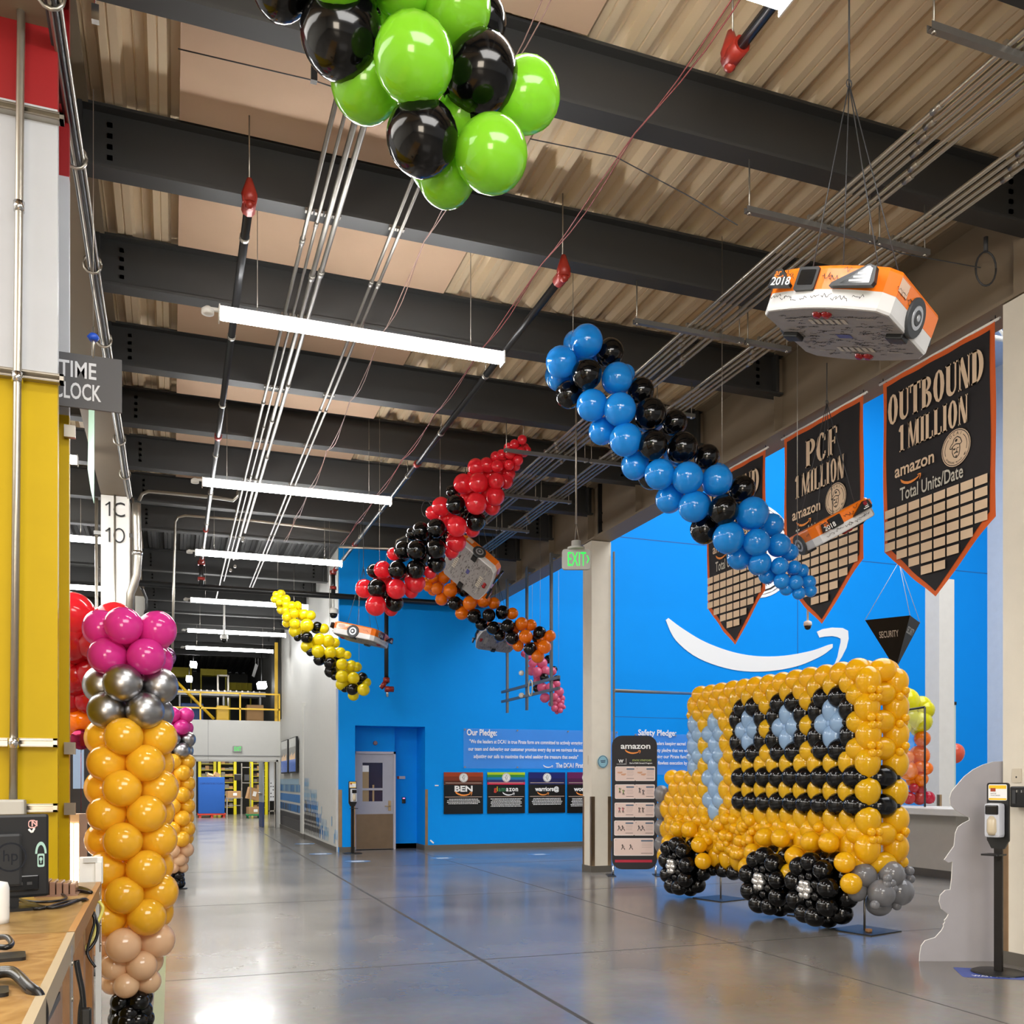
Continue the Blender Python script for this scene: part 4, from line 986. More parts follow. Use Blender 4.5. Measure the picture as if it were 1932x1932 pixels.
def foil(px, py, z, r, m, label):
    p = pz(px, py, z); b = MB(); n = 22
    b.lathe([(r * sin(a), -r * .38 * cos(a)) for a in [pi * i / 10 for i in range(11)]], p, (-CF + CR * .2), n=n)
    b.tube([p - UP * r, p - UP * (r + .5)], .003, 4)
    tag(b.build('foil_balloon', m), label, 'balloon', 'foil balloons')
foil(153, 1395, 7.6, .085, mat('maroon_foil', '#7c1838', .15, .8, var=0), 'dark red foil balloon under the orange balloons at the left')
foil(312, 1240, 6.6, .072 * 1.0, mat('purple_foil', '#8d6a92', .12, .8, var=0), 'purple foil balloon edge showing right of the pink balloons')

# balloon arch in the lobby behind the counter
t = thing('balloon_arch', 'lemon, orange and crimson balloon arch on the counter behind the yellow truck', 'balloons', pz(1725, 1512, 15.5))
for x, y, r, c in ((1708, 1325, 27, 'n'), (1737, 1333, 20, 'n'), (1716, 1356, 20, 'n'), (1738, 1362, 20, 'n'), (1700, 1370, 20, 'n'), (1732, 1376, 14, 'n'), (1745, 1340, 18, 'n'), (1705, 1350, 22, 'n'), (1740, 1394, 15, 'o'), (1735, 1425, 19, 'o'), (1712, 1428, 12, 'o'), (1714, 1455, 18, 'o'), (1735, 1447, 11, 'o'), (1738, 1470, 13, 'o'), (1721, 1474, 11, 'o'), (1748, 1450, 12, 'o'), (1724, 1487, 9, 'c'), (1736, 1491, 11, 'c'), (1715, 1506, 12, 'c'), (1735, 1506, 13, 'c'), (1752, 1505, 12, 'c')):
    balloon(t, pz(x, y, 15.6 + random.uniform(-.05, .1)), r * 15.6 / F, c, (random.uniform(-1, 1), random.uniform(-1, 1), .5))
o = thing('balloon', 'single coral balloon peeping out right of the lobby column', 'balloon', pz(1802, 1421, 19.0)); balloon(o, pz(1802, 1421, 19.0), 17 * 19 / F, 'v', (0, 0, 1), 1.1, 'balloon_body')
b = MB(); q = pz(1802, 1440, 19.0); b.tube([q, Vector((q.x, q.y, .01))], .003, 4); b.build('ribbon', white, o)
# ================================================================== on the blue wall
X1, Z1 = Vector((1, 0, 0)), UP
def wallpt(px, py, Y=YB - .012): p = pY(px, py, Y); return p.x, p.z
def wframe(b, Y=YB - .012): return b.frame((0, Y, 0), X1, Z1)
# big smile mark
b = MB(); wframe(b)
lo = [(1256, 1170), (1275, 1208), (1318, 1242), (1380, 1263), (1440, 1267), (1500, 1258), (1545, 1240), (1566, 1226), (1571, 1221)]
up = [(1261, 1166), (1288, 1186), (1330, 1211), (1382, 1230), (1430, 1238), (1480, 1237), (1530, 1228), (1562, 1217), (1571, 1215)]
def smooth(P, n=5):
    o = []
    for i in range(len(P) - 1):
        a, b0, c0, d0 = P[max(i - 1, 0)], P[i], P[i + 1], P[min(i + 2, len(P) - 1)]
        for k in range(n):
            s = k / n; o.append(tuple(.5 * (2 * b0[j] + (c0[j] - a[j]) * s + (2 * a[j] - 5 * b0[j] + 4 * c0[j] - d0[j]) * s * s + (3 * b0[j] - a[j] - 3 * c0[j] + d0[j]) * s ** 3) for j in (0, 1)))
    return o + [P[-1]]
L_, U_ = smooth([wallpt(*p) for p in lo]), smooth([wallpt(*p) for p in up])
for i in range(len(L_) - 1): b.prism2([L_[i], L_[i + 1], U_[i + 1], U_[i]], .012, 0, .004)
A_ = [wallpt(*p) for p in ((1541, 1192), (1552, 1187), (1570, 1184), (1590, 1185), (1600, 1190), (1601, 1205), (1597, 1222), (1588, 1240), (1577, 1256))]
B_ = [wallpt(*p) for p in ((1546, 1203), (1556, 1201), (1570, 1200), (1580, 1202), (1586, 1205), (1586, 1212), (1583, 1225), (1580, 1240), (1575, 1252))]
for i in range(8): b.prism2([B_[i], B_[i + 1], A_[i + 1], A_[i]], .012, 0, .004)
tag(b.build('wall_logo', white_print), 'large white curved arrow smile mounted on the blue wall above the yellow truck', 'logo')
b = MB(); wframe(b); cx, cz = wallpt(1425, 1038); r = (wallpt(1425, 948)[1] - wallpt(1425, 1128)[1]) / 2
b.prism2(ell(cx, cz, r, r, 48), .012, 0, .004); b.ring2(ell(cx, cz, r * .94, r * .94, 48), ell(cx, cz, r * .9, r * .9, 48), 1, .005)
emblem(b, cx, cz, r * .93, 0, 1, .0055)
tag(b.build('wall_emblem', [white_print, ink]), 'large round white crest on the blue wall mostly hidden by two banners', 'emblem')

def pledge(label, px0, px1, py0, py1, title, lines, sign, hx0):
    t = thing('acrylic_sign', label, 'sign', pY((px0 + px1) / 2, py1, YB - .03), 'clear pledge signs')
    x0, z1 = wallpt(px0, py0); x1, z0 = wallpt(px1, py1)
    b = MB(); wframe(b, YB - .03); b.prism2(rrect(x0, z0, x1, z1, .01), .006, 0, .006); b.build('panel', acrylic, t)
    b = MB(); wframe(b, YB - .03)
    h = z1 - z0
    zt_ = wallpt(0 + hx0, 1387)[1]
    b.textw(title[0], wallpt(hx0, 0)[0], wallpt(title[1], 0)[0], zt_, .13, 0, .0075, bold=.025)
    for s, a, c, y in lines: b.textw(s, wallpt(a, y)[0], wallpt(c, y)[0], wallpt(a, y)[1], .078, 0, .0075, bold=.018)
    if sign:
        s, a, c, y = sign; b.textw(s, wallpt(a, y)[0], wallpt(c, y)[0], wallpt(a, y)[1], .1, 0, .0075, bold=.02)
        smile2(b, wallpt(1024, y)[0], wallpt(1024, y)[1] + .0, .24, 0, .0075)
    b.build('printed_lettering', white_print, t)
    b = MB(); wframe(b, YB - .03)
    for i in range(4):
        for z in (z0 + .03, z1 - .03): b.prism2(ell(x0 + .03 + (x1 - x0 - .06) * i / 3, z, .018, .018, 10), .02, 0, .012)
    b.build('standoff', steel, t)
pledge('clear acrylic sign headed Our Pledge with white lettering above the posters', 874, 1165, 1374, 1451, ('Our Pledge:', 937),
       [('"We the leaders at DCA1 in true Pirate form are committed to actively engaging', 885, 1098, 1402), ('our team and delivering our customer promise every day as we navigate the seas', 883, 1101, 1416), ('adjusting our sails to maximize the wind seeking the treasure that awaits"', 893, 1090, 1430)],
       ('The DCA1 Pirate Team', 1048, 1122, 1448), 880)
pledge('clear acrylic sign with white pledge lettering between the black stand sign and the truck', 1196, 1420, 1384, 1462, ('Safety Pledge:', 1275),
       [('We are the leaders keeping sacred all that', 1200, 1312, 1405), ('matters; a safety pledge that we will hold', 1200, 1312, 1418), ('close by keeping our Pirate family safe', 1200, 1312, 1430), ('with focus and flawless execution by intent', 1200, 1312, 1442)], None, 1203)

def poster(px0, px1, py0, py1, head, word, wm, rows, label, smile, seed):
    rnd = random.Random(seed)
    t = thing('wall_poster', label, 'poster', pY((px0 + px1) / 2, py1, YB - .02), 'affinity group posters')
    x0, z1 = wallpt(px0, py0); x1, z0 = wallpt(px1, py1); w, h = x1 - x0, z1 - z0
    b = MB(); wframe(b, YB - .02); b.prism2([(x0, z0), (x1, z0), (x1, z1), (x0, z1)], .014, 0, .008); b.build('board', blackgloss, t)
    b = MB(); wframe(b, YB - .02); d = .0095
    n = len(head); hz = z1 - h * .3
    for i, c in enumerate(head): b.rect2(x0, z1 - h * .3 * (i + 1) / n, x1, z1 - h * .3 * i / n, i, d)
    P = lambda k: n + k
    b.rect2(x0 + w * .04, z1 - h * .265, x1 - w * .04, z1 - h * .25, P(2), d + .001); b.rect2(x0 + w * .03, z1 - h * .6, x1 - w * .03, z1 - h * .585, P(2), d + .001)
    cx, cz = (x0 + x1) / 2, z1 - h * .13; emblem(b, cx, cz, h * .11, P(0), P(3), d + .001)
    ms = wm
    xx = cx - w * .5 * (.46 if len(word) < 5 else .66); W_ = w * (.46 if len(word) < 5 else .66)
    if isinstance(ms, list):
        vs = [text_geo(c, .03)[0] for c in word]; adv = [max(v[0] for v in q) + .08 for q in vs]; k = W_ / sum(adv); x = xx
        for c, a, m_ in zip(word, adv, ms): b.text2(c, x, z1 - h * .46, h * .11, P(m_), d + .001, 'l', k / (h * .11 / CAP), .03); x += a * k
    else: b.textw(word, xx, xx + W_, z1 - h * .46, h * (.13 if len(word) < 5 else .1), P(0), d + .001, bold=.035)
    smile2(b, cx - w * (.22 if len(word) < 5 else (.1 if isinstance(wm, list) else .27)), z1 - h * .56, w * (.44 if len(word) < 5 else .32), P(0) if isinstance(wm, list) else P(1), d + .0015)
    for i in range(rows):
        q = w * rnd.uniform(.36, .42); y = z1 - h * (.655 + .036 * i); x = cx - q
        while x < cx + q - .01:
            l = rnd.uniform(.015, .05); b.rect2(x, y, min(x + l, cx + q), y + h * .016, P(0), d + .001); x += l + .008
    b.build('printed_artwork', list(head) + [white_print, orange_print, mat('silver_line', '#b9a294', .5, var=0), ink, mat('print_red', '#d8402c', .6, var=0), mat('print_yellow', '#d8b020', .6, var=0), mat('print_green', '#2c7a4c', .6, var=0), mat('print_navy', '#1c2f6a', .6, var=0)], t)
P_ = lambda n, c: mat('print_' + n, c, .35, var=0)
poster(837, 911, 1457, 1535, [P_('rust_a', '#a23c15'), P_('rust_b', '#7d2f12'), P_('rust_c', '#4f2211')], 'BEN', 0, 4, 'black wall poster with rust coloured top lettered BEN', True, 1)
poster(919, 990, 1457, 1534, [P_('lime', '#b7d31c'), P_('green_b', '#2d8a3c'), P_('teal', '#0b76ae'), P_('navy', '#101a62'), P_('crimson', '#d21848')], 'glamazon', [4, 5, 6, 6, 0, 0, 0, 0], 6, 'black wall poster with rainbow bands lettered glamazon', True, 2)
poster(997, 1066, 1457, 1533, [P_('dark_blue_a', '#0b1566'), P_('dark_blue_b', '#0a1050')], 'warriors@', 0, 5, 'black wall poster with dark blue top lettered warriors@', True, 3)
poster(1070, 1140, 1457, 1533, [P_('plum_a', '#641052'), P_('plum_b', '#4a0c40')], 'women@', 0, 6, 'black wall poster with plum top partly cut off by the white column', True, 4)

# ---- blue-wall door
yd = YB + .52
t = thing('door_1', None, None, pY(708, 1602, yd)); struct(t)
x0, x1 = pY(671, 1500, yd).x, pY(746, 1500, yd).x; zt_ = pY(708, 1418, yd).z
b = MB()
for a, c in ((x0 - .06, x0), (x1 - .045, x1)): b.bx(a, c, yd - .03, YB + .75, 0, zt_)
b.bx(x0 - .06, x1, yd - .03, YB + .75, zt_ - .05, zt_); b.bx(x0 - .06, x1, yd + .06, YB + .75, zt_, zr + .02, 1); b.bx(x1, xr1, YB + .735, YB + .75, 0, zr, 1)
b.build('door_frame', [mat('door_frame_lilac', '#b9b6c0', .4), blue_wall], t)
wx0, wx1 = pY(684, 1500, yd).x, pY(722, 1500, yd).x; wz0, wz1 = pY(700, 1512, yd).z, pY(700, 1439, yd).z; dx1 = x1 - .045
b = MB(); y0, y1 = yd, yd + .045
b.bx(x0, wx0, y0, y1, .015, zt_ - .05); b.bx(wx1, dx1, y0, y1, .015, zt_ - .05); b.bx(wx0, wx1, y0, y1, .015, wz0); b.bx(wx0, wx1, y0, y1, wz1, zt_ - .05); b.bx(wx0, wx1, y0 - .004, y1, wz0 + .24, wz0 + .29)
b.build('door_leaf', mat('door_lilac_grey', '#a9a9b4', .4), t)
b = MB(); b.bx(wx0, wx1, yd + .02, yd + .026, wz0, wz1); b.build('door_window', mat('dark_glass', '#1e2444', .08), t)
b = MB(); b.bx(wx0 + .0, wx0 + .14, yd + .012, yd + .018, wz0, wz1 - .06, 0); b.bx(wx0 + .22, wx0 + .26, yd + .012, yd + .018, wz0, wz0 + .36, 0); b.bx(wx0, wx0 + .14, yd + .01, yd + .012, wz1 - .2, wz1 - .06, 1)
b.build('paper_notice', [mat('tan_paper', '#a58c66', .7), white_print], t)
b = MB(); b.bx(x0 + .01, dx1 - .01, yd - .006, yd, .02, pY(700, 1536, yd).z); b.build('kick_plate', mat('kick_plate_bronze', '#8a7660', .3, .7, var=.15), t)
p = pY(735, 1521, yd); b = MB(); b.bx(p.x - .03, p.x + .03, yd - .012, yd, p.z - .1, p.z + .12); b.tube([(p.x, yd - .012, p.z), (p.x, yd - .06, p.z), (p.x - .12, yd - .06, p.z)], .012, 8); b.build('door_handle', mat('brass', '#c9ae84', .3, .9), t)
b = MB(); p = pY(757, 1467, YB + .7); b.bx(p.x - .09, p.x + .09, YB + .7, YB + .735, p.z - .03, p.z + .03, 0); b.bx(p.x - .09, p.x - .05, YB + .695, YB + .7, p.z - .03, p.z + .03, 1)
tag(b.build('wall_sign', [mat('pale_sign', '#b9b6be', .5), redmetal]), 'small pale sign strip on the blue wall right of the grey door', 'sign')
b = MB(); p = pY(762, 1510, YB + .7); b.bbx(p.x - .04, p.x + .04, YB + .7, YB + .735, p.z - .07, p.z + .07, .01, 0); b.bx(p.x - .025, p.x + .025, YB + .695, YB + .7, p.z + .035, p.z + .055, 1)
tag(b.build('card_reader', [black, mat('reader_lamp', '#e87ab8', .5, var=0, emit=1)]), 'black card reader with a pink lamp beside the grey door', 'card reader')
b = MB(); p = pY(708, 1402, yd + .05); b.lathe([(.05, 0), (.05, .02), (.04, .05)], (p.x, yd + .06, p.z), (0, -1, 0), n=14)
tag(b.build('round_sensor', mat('dull_pink', '#8d6f74', .5)), 'small round sensor on the wall above the grey door', 'sensor')
b = MB(); p = pY(824, 1482, YB - .01); b.bx(p.x - .04, p.x + .04, YB - .012, YB, p.z - .012, p.z + .012)
tag(b.build('wall_tab', white_print), 'tiny white tab on the blue wall left of the posters', 'tag')
b = MB(); p = pY(815, 1588, YB - .01); R = Euler((0, .7, 0)).to_matrix(); b.box((p.x, YB - .01, p.z), (.1, .012, .03), 0, R)
tag(b.build('wall_tab', white_print), 'small tilted white tab low on the blue wall right of the door recess', 'tag')

# ---- corridor wall: mural and screens
b = MB(); b.frame((3.25, 0, 0), (0, -1, 0), UP)
rnd = random.Random(5)
mural = [mat('mural_sky', '#7fb2dc', .6), mat('mural_blue', '#3e86cc', .6), mat('mural_grey', '#4c4a4a', .6), mat('mural_pale', '#a9c9de', .6)]
def pill(y, z, h, m, w=.085): b.poly2(rrect(-y - w / 2, z, -y + w / 2, z + h, w * .45, 3), m, .001)
for r, z in enumerate((.16, .42, .70, .98, 1.26)):
    for i in range(46):
        y = 25.05 - i * .115; lim = (25.05 - 20.6) * (1 - r * .19) ; q = (25.05 - y) / max(lim, .1)
        if q > 1.25 or rnd.random() < (q - .55) * 1.1: continue
        m = 2 if (r < 2 and q < .6) else (1 if (r < 3 and q < .8) else (0 if rnd.random() < .5 else 3))
        if r == 2 and q < .45: m = rnd.choice((1, 2, 1))
        pill(y, z + (.1 if i % 2 else 0), .22, m)
for r, z in enumerate((.16, .36, .62, 1.18)):
    for i in range(42):
        y = 30.9 - i * .12
        if y < 25.8: continue
        pill(y, z, .22, (2, 2, rnd.choice((1, 2, 1)), rnd.choice((0, 3, 1)))[r], .09)
b.rect2(-30.9, .12, -25.8, .42, 2, .0006); b.rect2(-30.9, .9, -25.9, 1.12, 1, .0006); b.poly2([(-25.9, .9), (-25.78, .96), (-25.72, 1.01), (-25.78, 1.06), (-25.9, 1.12)], 1, .0006)
b.rect2(-30.9, 1.4, -26.2, 1.56, 3, .0004)
tag(b.build('wall_mural', mural), 'mural of blue and grey rounded pill shapes along the foot of the white corridor wall', 'mural')
for i, (y0, y1) in enumerate(((28.15, 29.85), (26.15, 27.75))):
    t = thing('wall_screen', ('farther', 'nearer')[i] + ' of two flat screens on the white corridor wall', 'screen', (3.2, (y0 + y1) / 2, 1.72), 'corridor screens')
    b = MB(); b.bbx(3.16, 3.22, y0, y1, 1.72, 2.72, .01); b.bx(3.22, 3.26, (y0 + y1) / 2 - .3, (y0 + y1) / 2 + .3, 1.95, 2.5); b.build('screen_body', black, t)
    b = MB(); b.frame((3.158, 0, 0), (0, -1, 0), UP); m_ = (-y1 + .04, -y0 - .04)
    b.rect2(m_[0], 2.45, m_[1], 2.69, 0); b.rect2(m_[0], 2.12, m_[1], 2.45, 1); b.rect2(m_[0], 1.76, m_[1], 2.12, 2)
    for k in range(6): b.poly2([(m_[0] + .1 + k * .22, 2.1), (m_[0] + .34 + k * .22, 2.1), (m_[0] + .3 + k * .22, 2.2 + .06 * (k % 3)), (m_[0] + .14 + k * .22, 2.24)], 3, .001)
    b.build('display', [mat('screen_grey', '#8e8e88', .2, emit=.25), mat('screen_dark', '#4c4a44', .2, emit=.2), mat('screen_blue', '#244e96', .2, emit=.35), mat('screen_tan', '#b8936a', .2, emit=.3)], t)
b = MB(); p = pY(358, 1484, YF - .02); b.bbx(p.x - .12, p.x + .12, YF - .1, YF, p.z - .24, p.z + .24, .03, 0); b.bx(p.x - .06, p.x + .06, YF - .115, YF - .1, p.z - .1, p.z - .02, 1)
tag(b.build('wall_dispenser', [mat('dispenser_grey', '#c6c9c8', .4), darkgrey]), 'grey dispenser on the white wall left of the far doorway', 'dispenser')

# ---- double doors swung open and what stands beyond the far doorway
t = thing('door_2', None, None, (xd1 - .25, YF + .9, 0)); struct(t)
def leaf(p0, p1, z1, m0, m1):
    p0, p1 = Vector((*p0, 0)), Vector((*p1, 0)); d = (p1 - p0).normalized(); s_ = Vector((-d.y, d.x, 0)); R = Matrix((d, s_, UP)).transposed(); L = (p1 - p0).length; c = (p0 + p1) / 2
    b = MB(); b.box(c + UP * (z1 / 2 + .4), (L, .045, z1 - .8), 0, R); b.box(c + UP * .41, (L, .05, .8), 1, R); return b.build('door_leaf', [m0, m1], t)
leaf((xd1 - .38, YF + .18), (xd1 - .42, YF + 1.1), zd, mat('door_pale_grey', '#a8b0b0', .4), mat('door_kick_blue', '#2b4272', .4))
b = MB(); b.tube([(xd1 - .44, YF + .3, 1.1), (xd1 - .47, YF + 1.05, 1.1)], .02, 8); b.build('push_bar', steel, t)
t = thing('notice_board', 'white notice board standing inside the far doorway at the right', 'board', pY(512, 1560, YF + .5))
a, c = pY(507, 1437, YF + .45), pY(519, 1511, YF + .45)
b = MB(); b.bx(a.x, c.x, YF + .44, YF + .46, c.z, a.z); b.build('board', white_print, t)
b = MB(); b.bx(a.x, a.x + .03, YF + .43, YF + .47, 0, a.z); b.bx(c.x - .03, c.x, YF + .43, YF + .47, 0, a.z); b.bx(a.x, c.x, YF + .43, YF + .47, .5, .54); b.build('stand', steel, t)
b = MB(); b.frame((a.x, YF + .438, c.z), X1, Z1)
for i in range(10): b.rect2(.05 + .07 * (i % 3), .12 + .11 * (i // 2), .09 + .07 * (i % 3), .15 + .11 * (i // 2), 0, .001)
b.build('printed_notes', ink, t)
yb = YF + 9.3
t = thing('recycling_bin', 'tall blue corrugated recycling bin beyond the far doorway', 'bin', pY(399, 1540, yb))
a, c = pY(374, 1466, yb), pY(424, 1535, yb); zb = .16
b = MB(); b.bbx(a.x, c.x, yb, yb + 1.0, zb, a.z, .015); b.build('bin_body', mat('bin_blue', '#0b55ac', .5), t)
b = MB(); b.frame((a.x, yb - .002, 0), X1, Z1); b.textw('CORRUGATE RECYCLING', .06, c.x - a.x - .05, a.z - .3, .07, 0, .001); b.build('printed_lettering', mat('print_navy2', '#0a2c6c', .6), t)
b = MB(); b.box(((a.x + c.x) / 2 + .0, yb + .3, a.z + .05), (.3, .25, .1), 0, Euler((.3, .3, .2)).to_matrix()); b.box(((a.x + c.x) / 2 + .22, yb + .3, a.z + .1), (.22, .2, .16), 0, Euler((.1, .5, .2)).to_matrix()); b.build('loose_cardboard', tan_box, t)
t = thing('pallet', 'red pallet under the blue recycling bin', 'pallet', ((a.x + c.x) / 2, yb + .5, 0))
b = MB(); b.bx(a.x - .03, c.x + .05, yb - .03, yb + 1.03, .1, zb - .002); b.build('deck', mat('pallet_red', '#d3402c', .5), t)
for i in range(3):
    b = MB(); x = a.x + .02 + i * (c.x - a.x - .1) / 2; b.bx(x, x + .1, yb, yb + 1, 0, .1); b.build('runner', mat('pallet_red', '#d3402c', .5), t)
def rack(px0, px1, Y, label, m='#e4d60f', seed=0, shelves=8, h=2.7):
    a, c = pY(px0, 1500, Y).x, pY(px1, 1500, Y).x; rnd = random.Random(seed)
    t = thing('storage_rack', label, 'rack', ((a + c) / 2, Y, 0), 'yellow storage racks')
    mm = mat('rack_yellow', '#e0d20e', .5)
    for x in (a, c - .12):
        b = MB(); b.bx(x, x + .12, Y - .1, Y + .5, .25 if seed % 2 else .0, h); b.build('upright', mm, t)
    for k in range(shelves):
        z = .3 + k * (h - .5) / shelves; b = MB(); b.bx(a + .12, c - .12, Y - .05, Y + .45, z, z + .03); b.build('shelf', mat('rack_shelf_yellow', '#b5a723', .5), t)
        b = MB()
        for q in range(3):
            x = a + .14 + q * (c - a - .28) / 3; b.bx(x, x + (c - a - .3) / 3, Y + .02, Y + .4, z + .03, z + rnd.uniform(.1, .22), rnd.choice((0, 1, 2)))
        b.build('stored_items', [tan_box, mat('dim_brown', '#5b4a38', .8), mat('dim_grey_goods', '#7e7a70', .7)], t)
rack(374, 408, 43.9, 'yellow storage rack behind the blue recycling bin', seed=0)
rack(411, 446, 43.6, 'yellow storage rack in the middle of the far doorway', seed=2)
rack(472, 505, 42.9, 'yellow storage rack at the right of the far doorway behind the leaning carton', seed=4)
def carton(name, px, py, w, h, d, Y, label, rot=0, z=None, cat='box'):
    p = pY(px, py, Y); t = thing(name, label, cat, (p.x, Y, p.z if z is None else z)); R = Euler((0, rot, .15)).to_matrix()
    z_ = p.z if z is None else z
    b = MB(); b.box((p.x, Y + d / 2, z_ + h / 2), (w, d, h), 0, R); b.build('carton', tan_box, t)
    b = MB(); b.box((p.x, Y + d / 2, z_ + h / 2), (w + .004, .06, h + .004), 0, R); b.build('tape', mat('box_tape', '#96744c', .4), t)
    b = MB(); b.box((p.x + .05, Y + d / 2 - d / 2 - .004, z_ + h * .5), (w * .3, .004, h * .4), 0, R); b.build('paper_label', white_print, t)
ty = YF + 7.6
tt = pY(441, 1505, ty); tz = tt.z
t = thing('work_table', 'steel work table carrying cartons inside the far doorway', 'table', (tt.x, ty, 0))
xa, xb = pY(427, 1505, ty).x, pY(458, 1505, ty).x
b = MB(); b.bx(xa, xb, ty, ty + .6, tz - .035, tz); b.build('table_top', steel, t)
for x in (xa + .02, xb - .05):
    for y in (ty + .02, ty + .55):
        b = MB(); b.bx(x, x + .035, y, y + .035, 0, tz - .035); b.build('leg', steel, t)
b = MB(); b.bx(xa + .02, xb - .02, ty + .03, ty + .05, tz - .32, tz - .29); b.build('rail', steel, t)
carton('carton', 441, 1505, .5, .26, .4, ty + .1, 'brown carton with white label on the steel work table', 0, tz + .001)
t = thing('ladder_cart', 'tall steel ladder frame standing inside the far doorway', 'cart', pY(465, 1560, ty + .5))
for px in (456, 473):
    b = MB(); x = pY(px, 1500, ty + .7).x; b.bx(x - .02, x + .02, ty + .68, ty + .72, 0, pY(px, 1440, ty + .7).z); b.build('side_rail', steel, t)
for py in (1448, 1477):
    b = MB(); p, q = pY(456, py, ty + .7), pY(473, py, ty + .7); b.bx(p.x, q.x, ty + .68, ty + .72, p.z - .02, p.z + .02); b.build('rung', steel, t)
b = MB(); p = pY(452, 1467, ty + .72); b.bbx(p.x - .2, p.x + .08, ty + .74, ty + 1.0, p.z - .12, p.z + .14, .03, 0); q = pY(466, 1467, ty + .72); b.bx(q.x - .1, q.x + .1, ty + .74, ty + .8, q.z - .12, q.z + .12, 1); b.build('terminal', [black, darkgrey], t)
carton('carton', 478, 1509, .46, .48, .35, ty + 1.2, 'reddish brown carton leaning at an angle above the green dolly', .25)
t = thing('dolly', 'green dolly on small wheels inside the far doorway', 'dolly', pY(479, 1541, ty + .4))
a, c = pY(465, 1535, ty + .4), pY(492, 1535, ty + .4); zdl = .16
b = MB(); b.bx(a.x, c.x, ty + .4, ty + 1.0, .1, zdl); b.build('deck', mat('dolly_green', '#1f8a52', .5), t)
for x in (a.x + .06, c.x - .06):
    for y in (ty + .45, ty + .95):
        b = MB(); b.tube([(x - .02, y, .05), (x + .02, y, .05)], .05, 10); b.bx(x - .025, x + .025, y - .01, y + .01, .05, .1); b.build('wheel', mat('dolly_green', '#1f8a52', .5), t)
carton('carton', 480, 1534, .52, .28, .4, ty + .5, 'brown carton with white label on the green dolly', 0, zdl + .001)

# ================================================================== sanitizer stands
def sanitizer(label, p, ang, near):
    M = Matrix.Rotation(ang, 3, 'Z')
    t = thing('sanitizer_stand', label, 'sanitizer stand', p, 'hand sanitizer stands', M)
    b = MB(); b.lathe([(.2, 0), (.2, .008), (.185, .014), (.03, .016)], n=36); b.build('base', black, t, True)
    b = MB(); b.bbx(-.032, .032, -.014, .014, .012, 1.05, .006); b.build('pole', mat('pole_bronze', '#24211f', .35, .4), t, True)
    b = MB(); b.frame((0, -.014, 0), X1, Z1); b.prism2(rrect(-.085, 1.03, .085, 1.5, .02), .02, 0, .0); b.prism2([(-.05, .98), (.05, .98), (.085, 1.05), (-.085, 1.05)], .02, 0, .001); b.build('back_panel', black, t, True)
    b = MB(); b.frame((0, -.014, 0), X1, Z1); b.prism2(rrect(-.072, 1.36, .072, 1.487, .012), .003, 0, .003); b.rect2(-.068, 1.452, .068, 1.48, 1, .0035); b.rect2(-.068, 1.364, .068, 1.378, 1, .0035); b.rect2(-.055, 1.43, -.015, 1.458, 2, .004)
    for i, z in enumerate((1.41, 1.395)): b.textw(('SANITIZE', 'YOUR HANDS')[i], -.055, (-.01, .02)[i], z, .009, 3, .004)
    b.build('sign_card', [white_print, mat('print_sun', '#f0c41e', .6, var=0), mat('print_rust', '#a3401c', .6, var=0), ink], t, True)
    b = MB(); b.bbx(-.062, .062, -.115, -.015, 1.07, 1.34, .025); b.build('dispenser_body', mat('dispenser_white', '#c9ccd4', .3), t, True)
    b = MB(); b.bbx(-.05, .05, -.122, -.1, 1.25, 1.325, .01); b.build('dispenser_window', blackgloss, t, True)
    b = MB(); b.lathe([(.03, 0), (.042, .03), (.04, .12), (.02, .15)], (0, -.1, 1.09), n=14); b.build('soap_bottle', mat('bottle_pale', '#cfc0a4', .25), t, True)
    b = MB(); b.frame((0, 0, .93), X1, (0, -1, 0)); b.prism2(rrect(-.07, .0, .07, .16, .02), .012, 0, 0, 0); b.build('drip_tray', black, t, True)
sanitizer('hand sanitizer stand in front of the beige column at the right', pz(1884, 1472 + F * EYE / 7.45, 7.45) * 1, radians(-72), True)
p = pz(665, 1472 + F * EYE / 19.9, 19.55); p.z = 0
sanitizer('distant hand sanitizer stand beside the grey door in the blue wall', p, radians(10), False)
t = thing('soap_dispenser', 'open black dispenser fixed on the beige column above the right stand', 'dispenser', (6.45, 5.72, 1.3))
b = MB(); b.bbx(6.42, 6.5, 5.55, 5.86, 1.3, 1.47, .012); b.build('housing', black, t)
b = MB(); b.bx(6.414, 6.421, 5.8, 5.83, 1.33, 1.44); b.bx(6.414, 6.421, 5.62, 5.7, 1.34, 1.42); b.build('inner_bracket', darkgrey, t)
b = MB()
for y in (5.785, 5.74): b.bx(6.412, 6.42, y - .006, y + .006, 1.42, 1.44)
b.build('screw', chrome, t)

